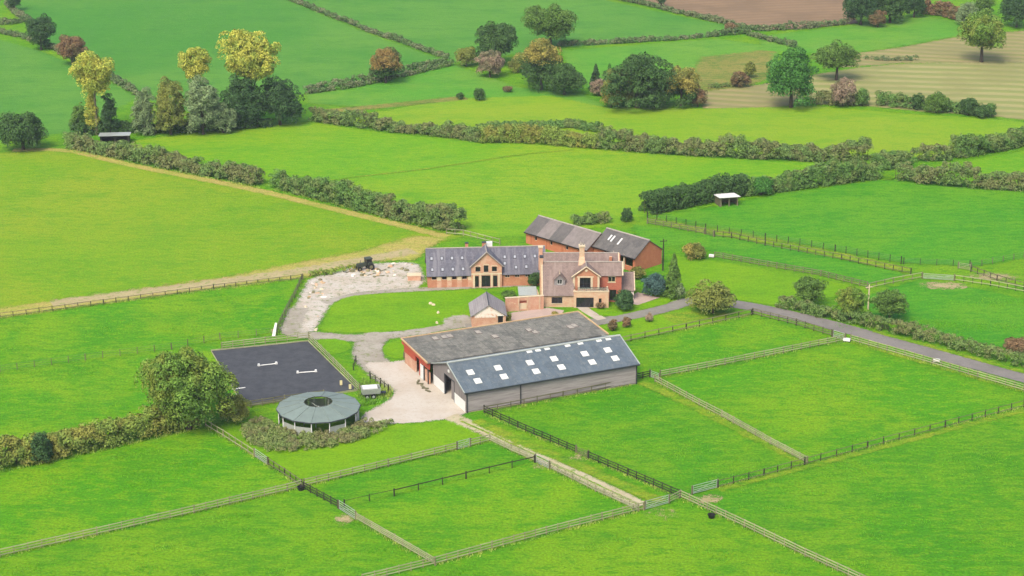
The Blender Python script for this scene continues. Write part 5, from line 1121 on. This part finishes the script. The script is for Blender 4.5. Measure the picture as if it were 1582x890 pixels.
hedge([(1356, 164), (1420, 170), (1470, 175), (1538, 181)], 2.6, 3.0, 'hedge_green', 'scrubby hedge below the hay field', 0.8)
hedge([(1262, 163), (1340, 164)], 3.0, 3.0, 'hedge', 'brownish scrub hedge beside the bright green tree', 0.8)
hedge([(1095, 138), (1130, 134), (1160, 128)], 1.2, 1.6, 'hedge', 'low bramble line beside the rough ground', 0.5)
hedge([(1330, 92), (1380, 95), (1420, 94)], 1.2, 1.6, 'hedge_far', 'low bramble line above the hay field', 0.5)
hedge([(886, 349), (912, 348), (940, 345)], 2.6, 2.6, 'hedge', 'brownish scrub behind the long brick barn', 0.7)
hedge([(478, 430), (520, 424), (556, 417)], 1.2, 1.4, 'hedge_olive', 'low scrub along the rubble yard edge', 0.45, ls=0.24)
hedge([(110, 212), (200, 206), (300, 206), (420, 197)], 2.6, 3.0, 'dark', 'dark undergrowth beneath the yellow trees', 0.8)

# trees: top left
tree((22, 17), 34, 26, 'deep', 'dark far tree at the top of the diagonal hedge')
tree((64, 77), 54, 48, 'deep', 'blue green far tree on the diagonal hedge')
tree((112, 100), 46, 48, 'brown', 'reddish brown far tree behind the first yellow tree')
tree((150, 208), 128, 68, 'yellow', 'yellow poplar standing apart beside an ivy covered trunk', 'poplar', trunk=0.42, bark='bark_pale')
tree((144, 207), 66, 24, 'yellow', 'slim yellow growth round the trunk of the lone poplar', 'bush', name='shrub', cat='shrub')
tree((171, 208), 64, 28, 'deep', 'narrow dark ivy clad tree under the lone yellow poplar', trunk=0.0)
tree((124, 206), 44, 28, 'mid', 'small green tree left of the lone yellow poplar', 'bush', cat='tree')
tree((36, 231), 60, 82, 'dark', 'broad dark round tree above the wide yellowish field', trunk=0.0)
tree((224, 208), 70, 40, 'grey', 'dull grey green tree left of the tree belt', trunk=0.0)
tree((264, 208), 92, 52, 'olive', 'olive tree with yellowing edge in the tree belt', trunk=0.0)
tree((306, 198), 126, 56, 'yellow', 'yellow poplar rising behind the pale willow', 'poplar', trunk=0.55)
tree((314, 208), 88, 58, 'grey', 'pale grey green willow below the yellow poplar', trunk=0.0)
tree((390, 190), 138, 98, 'yellow', 'largest yellow poplar behind the two dark trees', 'poplar', trunk=0.42)
tree((375, 197), 76, 74, 'deep', 'dark blue green tree next to the pale willow', trunk=0.0)
tree((433, 193), 71, 72, 'deep', 'dark blue green tree at the right end of the tree belt', trunk=0.0)
tree((345, 205), 44, 44, 'grey', 'low pale shrub in the tree belt', 'bush', name='shrub', cat='shrub')
tree((596, 128), 55, 58, 'dark', 'round tree with orange top standing alone by the far hedges', top=('orange', 0.42, 'orange autumn leaves of the upper crown'))
# trees: top middle
tree((720, 102), 32, 36, 'olive', 'dull olive bush at the left of the far tree group', 'bush', cat='tree')
tree((765, 100), 64, 72, 'dark', 'tall dark tree of the far group left of the loose crowned tree', trunk=0.05)
tree((757, 119), 42, 46, 'pink', 'pinkish brown tree in front of the far group', trunk=0.0)
tree((800, 112), 26, 30, 'olive', 'small olive shrub between the far trees', 'bush', name='shrub', cat='shrub')
tree((850, 72), 66, 90, 'mid', 'large loose crowned tree on the far hedge', 'stem', trunk=0.12, dens=0.75)
tree((836, 139), 80, 70, 'dark', 'round dark tree with golden brown top', trunk=0.0, top=('ochre', 0.58, 'golden brown leaves of the upper crown'))
tree((872, 146), 46, 60, 'dark', 'low dark round tree right of the golden topped tree', trunk=0.0)
tree((920, 140), 42, 24, 'deep', 'small dark conifer left of the pair', 'cone')
tree((941, 140), 42, 24, 'bright', 'small green conifer right of the pair', 'cone')
tree((925, 148), 26, 30, 'pink', 'pinkish shrub below the small conifers', 'bush', name='shrub', cat='shrub')
tree((984, 166), 83, 116, 'dark', 'largest dark tree of the round copse', trunk=0.0)
tree((955, 165), 62, 54, 'olive', 'olive tree at the left of the round copse', trunk=0.0)
tree((1052, 164), 63, 60, 'dark', 'ochre topped tree in the round copse', trunk=0.0, top=('ochre', 0.42, 'ochre autumn crown'))
tree((944, 166), 34, 34, 'ochre', 'ochre shrub at the left foot of the copse', 'bush', name='shrub', cat='shrub')
tree((1078, 165), 30, 28, 'brown', 'brownish shrub at the right foot of the copse', 'bush', name='shrub', cat='shrub')
tree((1010, 167), 36, 60, 'dark', 'low dark bush at the front of the copse', 'bush', name='shrub', cat='shrub')
tree((1143, 134), 23, 34, 'brown', 'brownish bush on the rough ground', 'bush', name='shrub', cat='shrub')
tree((1158, 120), 26, 20, 'olive', 'small grey green tree on the rough ground', trunk=0.0)
tree((741, 155), 19, 20, 'dark', 'small dark bush on the far green slope', 'bush', name='shrub', cat='shrub')
tree((711, 153), 10, 13, 'dark', 'tiny dark bush left of the small dark bush', 'bush', name='shrub', cat='shrub')
tree((784, 142), 9, 16, 'brown', 'tiny brown bush right of the small dark bush', 'bush', name='shrub', cat='shrub')
tree((1022, 9), 16, 16, 'deep', 'small far tree at the edge of the plough')
tree((1128, 50), 14, 24, 'brown', 'brown bush where the plough hedges meet', 'bush', name='shrub', cat='shrub')
# trees: top right
tree((1222, 166), 91, 84, 'bright', 'bright green dense tree reaching to the ground', trunk=0.0)
tree((1292, 124), 57, 70, 'mid', 'round crowned tree with bare stem beside the hay field', 'stem', trunk=0.2)
tree((1516, 96), 78, 78, 'oak', 'spreading olive green tree alone in the tan strip', 'stem', trunk=0.14)
tree((1302, 164), 40, 42, 'pink', 'pale brownish shrub beside the bright green tree', 'bush', name='shrub', cat='shrub')
tree((1332, 164), 28, 22, 'hedge_green', 'small green shrub at the end of the scrub', 'bush', name='shrub', cat='shrub')
tree((1416, 170), 27, 20, 'dark', 'small dark shrub in the hay field hedge', 'bush', name='shrub', cat='shrub')
tree((1446, 174), 32, 38, 'mid', 'round green shrub in the hay field hedge', 'bush', name='shrub', cat='shrub')
tree((1496, 178), 28, 32, 'dark', 'dark round shrub toward the end of the hay field hedge', 'bush', name='shrub', cat='shrub')
tree((1520, 181), 17, 36, 'dark', 'low dark shrub ending the hay field hedge', 'bush', name='shrub', cat='shrub')
tree((1330, 38), 58, 58, 'deep', 'dark wood edge tree beside the plough', trunk=0.0)
tree((1375, 35), 60, 56, 'dark', 'middle dark tree of the wood edge', trunk=0.0)
tree((1412, 27), 46, 36, 'deep', 'right hand dark tree of the wood edge', trunk=0.0)
tree((1356, 42), 26, 30, 'brown', 'brown bush in front of the dark wood', 'bush', name='shrub', cat='shrub')
tree((1492, 38), 34, 34, 'grey', 'grey brown bush behind the lone spreading tree', 'bush', name='shrub', cat='shrub')
tree((1518, 26), 36, 36, 'mid', 'mid green far tree behind the lone spreading tree', trunk=0.0)
tree((1570, 42), 60, 52, 'deep', 'dark far tree at the end of the tan strip', trunk=0.0)
# trees around the farm
tree((1040, 459), 68, 36, 'mid', 'tall conical conifer beside the drive', 'cone', name='conifer')
tree((1012, 456), 32, 46, 'teal', 'spreading blue green juniper beside the conifer', 'bush', name='shrub', cat='shrub')
tree((1046, 460), 26, 24, 'grey', 'grey green shrub at the foot of the conifer', 'bush', name='shrub', cat='shrub')
tree((1073, 400), 25, 38, 'ochre', 'yellow green bush behind the conifer', 'bush', name='shrub', cat='shrub')
tree((1101, 484), 44, 74, 'olive', 'large rounded arching shrub beside the drive', 'bush', name='shrub', cat='shrub')
tree((965, 479), 30, 33, 'deep', 'dark clipped round bush in front of the house', 'bush', name='shrub', cat='shrub', dens=1.6)
tree((947, 511), 18, 17, 'brown', 'small round purplish shrub nearest the grey barn', 'bush', name='shrub', cat='shrub')
tree((968, 506), 17, 16, 'brown', 'second small round purplish shrub on the lawn', 'bush', name='shrub', cat='shrub')
tree((1003, 498), 14, 12, 'pink', 'small pale shrub on the lawn by the drive', 'bush', name='shrub', cat='shrub')
tree((1249, 474), 46, 56, 'mid', 'round tree at the start of the clipped road hedge', 'stem', trunk=0.14)
tree((1314, 494), 50, 52, 'oak', 'tree with reddish tints left of the pale pole', 'stem', trunk=0.14)
tree((1374, 495), 48, 60, 'mid', 'grey green tree right of the pale pole', 'stem', trunk=0.12)
tree((1568, 545), 22, 40, 'brown', 'brownish bush behind the end of the road hedge', 'bush', name='shrub', cat='shrub')
tree((968, 343), 21, 20, 'dark', 'small upright dark shrub behind the brick barns', trunk=0.0, name='shrub', cat='shrub')
tree((1176, 301), 28, 38, 'bright', 'bright green bush rising from the dark hedge', 'bush', name='shrub', cat='shrub')
tree((825, 442), 22, 20, 'dark', 'dark evergreen between the stables and house', 'bush', name='shrub', cat='shrub')
tree((786, 462), 13, 26, 'mid', 'low green shrub behind the small outbuilding', 'bush', name='shrub', cat='shrub')
tree((785, 498), 16, 10, 'olive', 'narrow shrub against the small outbuilding', 'bush', name='shrub', cat='shrub')
tree((858, 494), 12, 14, 'ochre', 'ochre plant at the corner of the small house lawn', 'bush', name='shrub', cat='shrub')
tree((927, 476), 9, 16, 'brown', 'brownish low shrub right of the house door', 'bush', name='shrub', cat='shrub')
tree((985, 430), 18, 26, 'ochre', 'yellowish shrub beside the open barn', 'bush', name='shrub', cat='shrub')
tree((292, 663), 124, 150, 'oak', 'big spreading tree beside the riding arena', trunk=0.06, dens=1.15)
tree((362, 652), 44, 54, 'olive', 'olive bush right of the big spreading tree', 'bush', name='shrub', cat='shrub')
tree((66, 716), 48, 36, 'deep', 'dark blue green bush set in the olive hedge', 'bush', name='shrub', cat='shrub', dens=1.3)

# ------------------------------------------------------------------ weeds, tufts and rank grass
def inside(poly, x, y):
    c = False; j = len(poly) - 1
    for i in range(len(poly)):
        if (poly[i][1] > y) != (poly[j][1] > y) and x < (poly[j][0] - poly[i][0]) * (y - poly[i][1]) / (poly[j][1] - poly[i][1]) + poly[i][0]: c = not c
        j = i
    return c
def scatter(poly, n, g):
    q = [G(*p) for p in poly]; q = [(v.x, v.y) for v in q]; xs = [v[0] for v in q]; ys = [v[1] for v in q]; out = []
    while len(out) < n:
        x, y = g.uniform(min(xs), max(xs)), g.uniform(min(ys), max(ys))
        if inside(q, x, y): out.append((x, y, 0.0))
    return np.array(out)
def blades(name, base, h, w, mat, seed, label, cat, k=5, spread=0.25):
    g = np.random.default_rng(seed); n = len(base) * k; b = np.repeat(base, k, 0) + np.concatenate([g.normal(size=(n, 2)) * spread, np.zeros((n, 1))], 1)
    a = g.uniform(0, 6.283, size=n); d = np.stack([np.cos(a), np.sin(a), np.zeros(n)], 1); hh = h * g.uniform(0.5, 1.3, size=n)
    lean = g.normal(size=(n, 2)) * 0.35; top = b + np.concatenate([lean * hh[:, None], hh[:, None]], 1)
    v = np.empty((n, 3, 3)); v[:, 0] = b - d * w / 2; v[:, 1] = b + d * w / 2; v[:, 2] = top
    me = bpy.data.meshes.new(name); me.vertices.add(3 * n); me.vertices.foreach_set('co', v.astype(np.float32).ravel())
    me.loops.add(3 * n); me.loops.foreach_set('vertex_index', np.arange(3 * n, dtype=np.int32)); me.polygons.add(n); me.polygons.foreach_set('loop_start', np.arange(0, 3 * n, 3, dtype=np.int32))
    me.update(calc_edges=True); me.materials.append(mat); return tag(link(name, me), label, cat, None, 'stuff')
g = np.random.default_rng(77)
bank = scatter([(372, 662), (378, 685), (430, 702), (520, 692), (585, 672), (612, 656), (566, 654), (528, 668), (470, 674), (432, 664), (402, 646)], 1500, g)
bc = bank[:520].copy(); bc[:, 2] = g.uniform(0.15, 0.75, size=len(bc)); p, nn = clumps(bc, g.uniform(0.3, 0.6, size=len(bc)), 60, g, 0.5)
tag(link('weed_bank', leaf_mesh('weed_bank', p, nn, 0.2, L['weeds'], 5)), 'rank brown and green weeds below the horse walker', 'weeds', None, 'stuff')
edge = scatter([(560, 585), (600, 600), (608, 612), (560, 632), (552, 606)], 220, g)
blades('weed_patch', edge, 0.6, 0.18, L['rank'], 6, 'green weeds around the parked trailer', 'weeds', 6, 0.25)
lines = [[(0, 861), (466, 753)], [(470, 752), (757, 682)], [(672, 873), (994, 788)], [(551, 804), (672, 874)], [(748, 640), (1050, 770)], [(1051, 769), (1345, 906)], [(1109, 754), (1582, 629)], [(1012, 590), (1247, 717)], [(748, 641), (978, 595)], [(1020, 583), (1305, 527)],
         [(953, 532), (1161, 487)], [(1314, 528), (1582, 606)], [(318, 659), (466, 753)], [(757, 682), (986, 790)], [(0, 730), (300, 664)], [(0, 491), (466, 431)], [(104, 232), (402, 291)], [(424, 293), (712, 363)]]
pts = []
for a, b in lines:
    A_, B_ = G(*a), G(*b); n = int((B_ - A_).length * 5)
    for t in g.uniform(0, 1, size=n):
        p = A_.lerp(B_, t); pts.append((p.x + g.normal() * 0.22, p.y + g.normal() * 0.22, 0))
blades('rank_grass', np.array(pts), 0.38, 0.12, L['rank'], 8, 'longer yellowish grass left under the fences', 'grass', 4, 0.15)

tp = []
for poly, ncl in (([(560, 890), (1000, 800), (1340, 890)], 10), ([(1060, 775), (1582, 640), (1582, 890), (1345, 890)], 34), ([(1030, 590), (1305, 535), (1560, 615), (1248, 705)], 22), ([(770, 650), (990, 600), (1225, 712), (1060, 760)], 20),
                  ([(960, 535), (1160, 492), (1270, 524), (1020, 578)], 12), ([(0, 870), (440, 765), (640, 868), (560, 890), (0, 890)], 20), ([(0, 740), (300, 672), (450, 752), (0, 850)], 16), ([(0, 580), (270, 545), (230, 640), (0, 690)], 14), ([(0, 500), (460, 438), (410, 510), (0, 565)], 16)):
    for cc in scatter(poly, ncl, g):
        m = int(g.integers(6, 40)); tp.append(cc + np.concatenate([g.normal(size=(m, 2)) * np.array([1.6, 0.8]) * g.uniform(0.5, 1.6), np.zeros((m, 1))], 1))
for c0, sx, sy, m in (((1470, 505), 9, 1.5, 500), ((1560, 468), 5, 1.2, 200), ((1420, 498), 5, 1.0, 160), ((1180, 735), 5, 2.0, 160), ((1320, 720), 6, 2.0, 160)):
    p0 = G(*c0); tp.append(np.array([p0.x, p0.y, 0]) + np.concatenate([g.normal(size=(m, 2)) * np.array([sx, sy]), np.zeros((m, 1))], 1))
blades('grass_tussocks', np.concatenate(tp), 0.22, 0.12, L['tuft'], 9, 'darker tussocks of ungrazed grass in the paddocks', 'grass', 4, 0.18)

# ------------------------------------------------------------------ thin haze in the valley air
hz = NT('valley_haze'); pv = hz.n('ShaderNodeVolumePrincipled'); pv.inputs['Color'].default_value = (0.82, 0.9, 1.0, 1); pv.inputs['Density'].default_value = 0.00008; pv.inputs['Anisotropy'].default_value = 0.2
hz.l(pv.outputs[0], hz.out.inputs['Volume'])
tag(MB().box(-2600, -700, -1, 2600, 3700, 122).build('haze', hz.m), 'thin pale haze over the fields', 'haze', None, 'stuff')
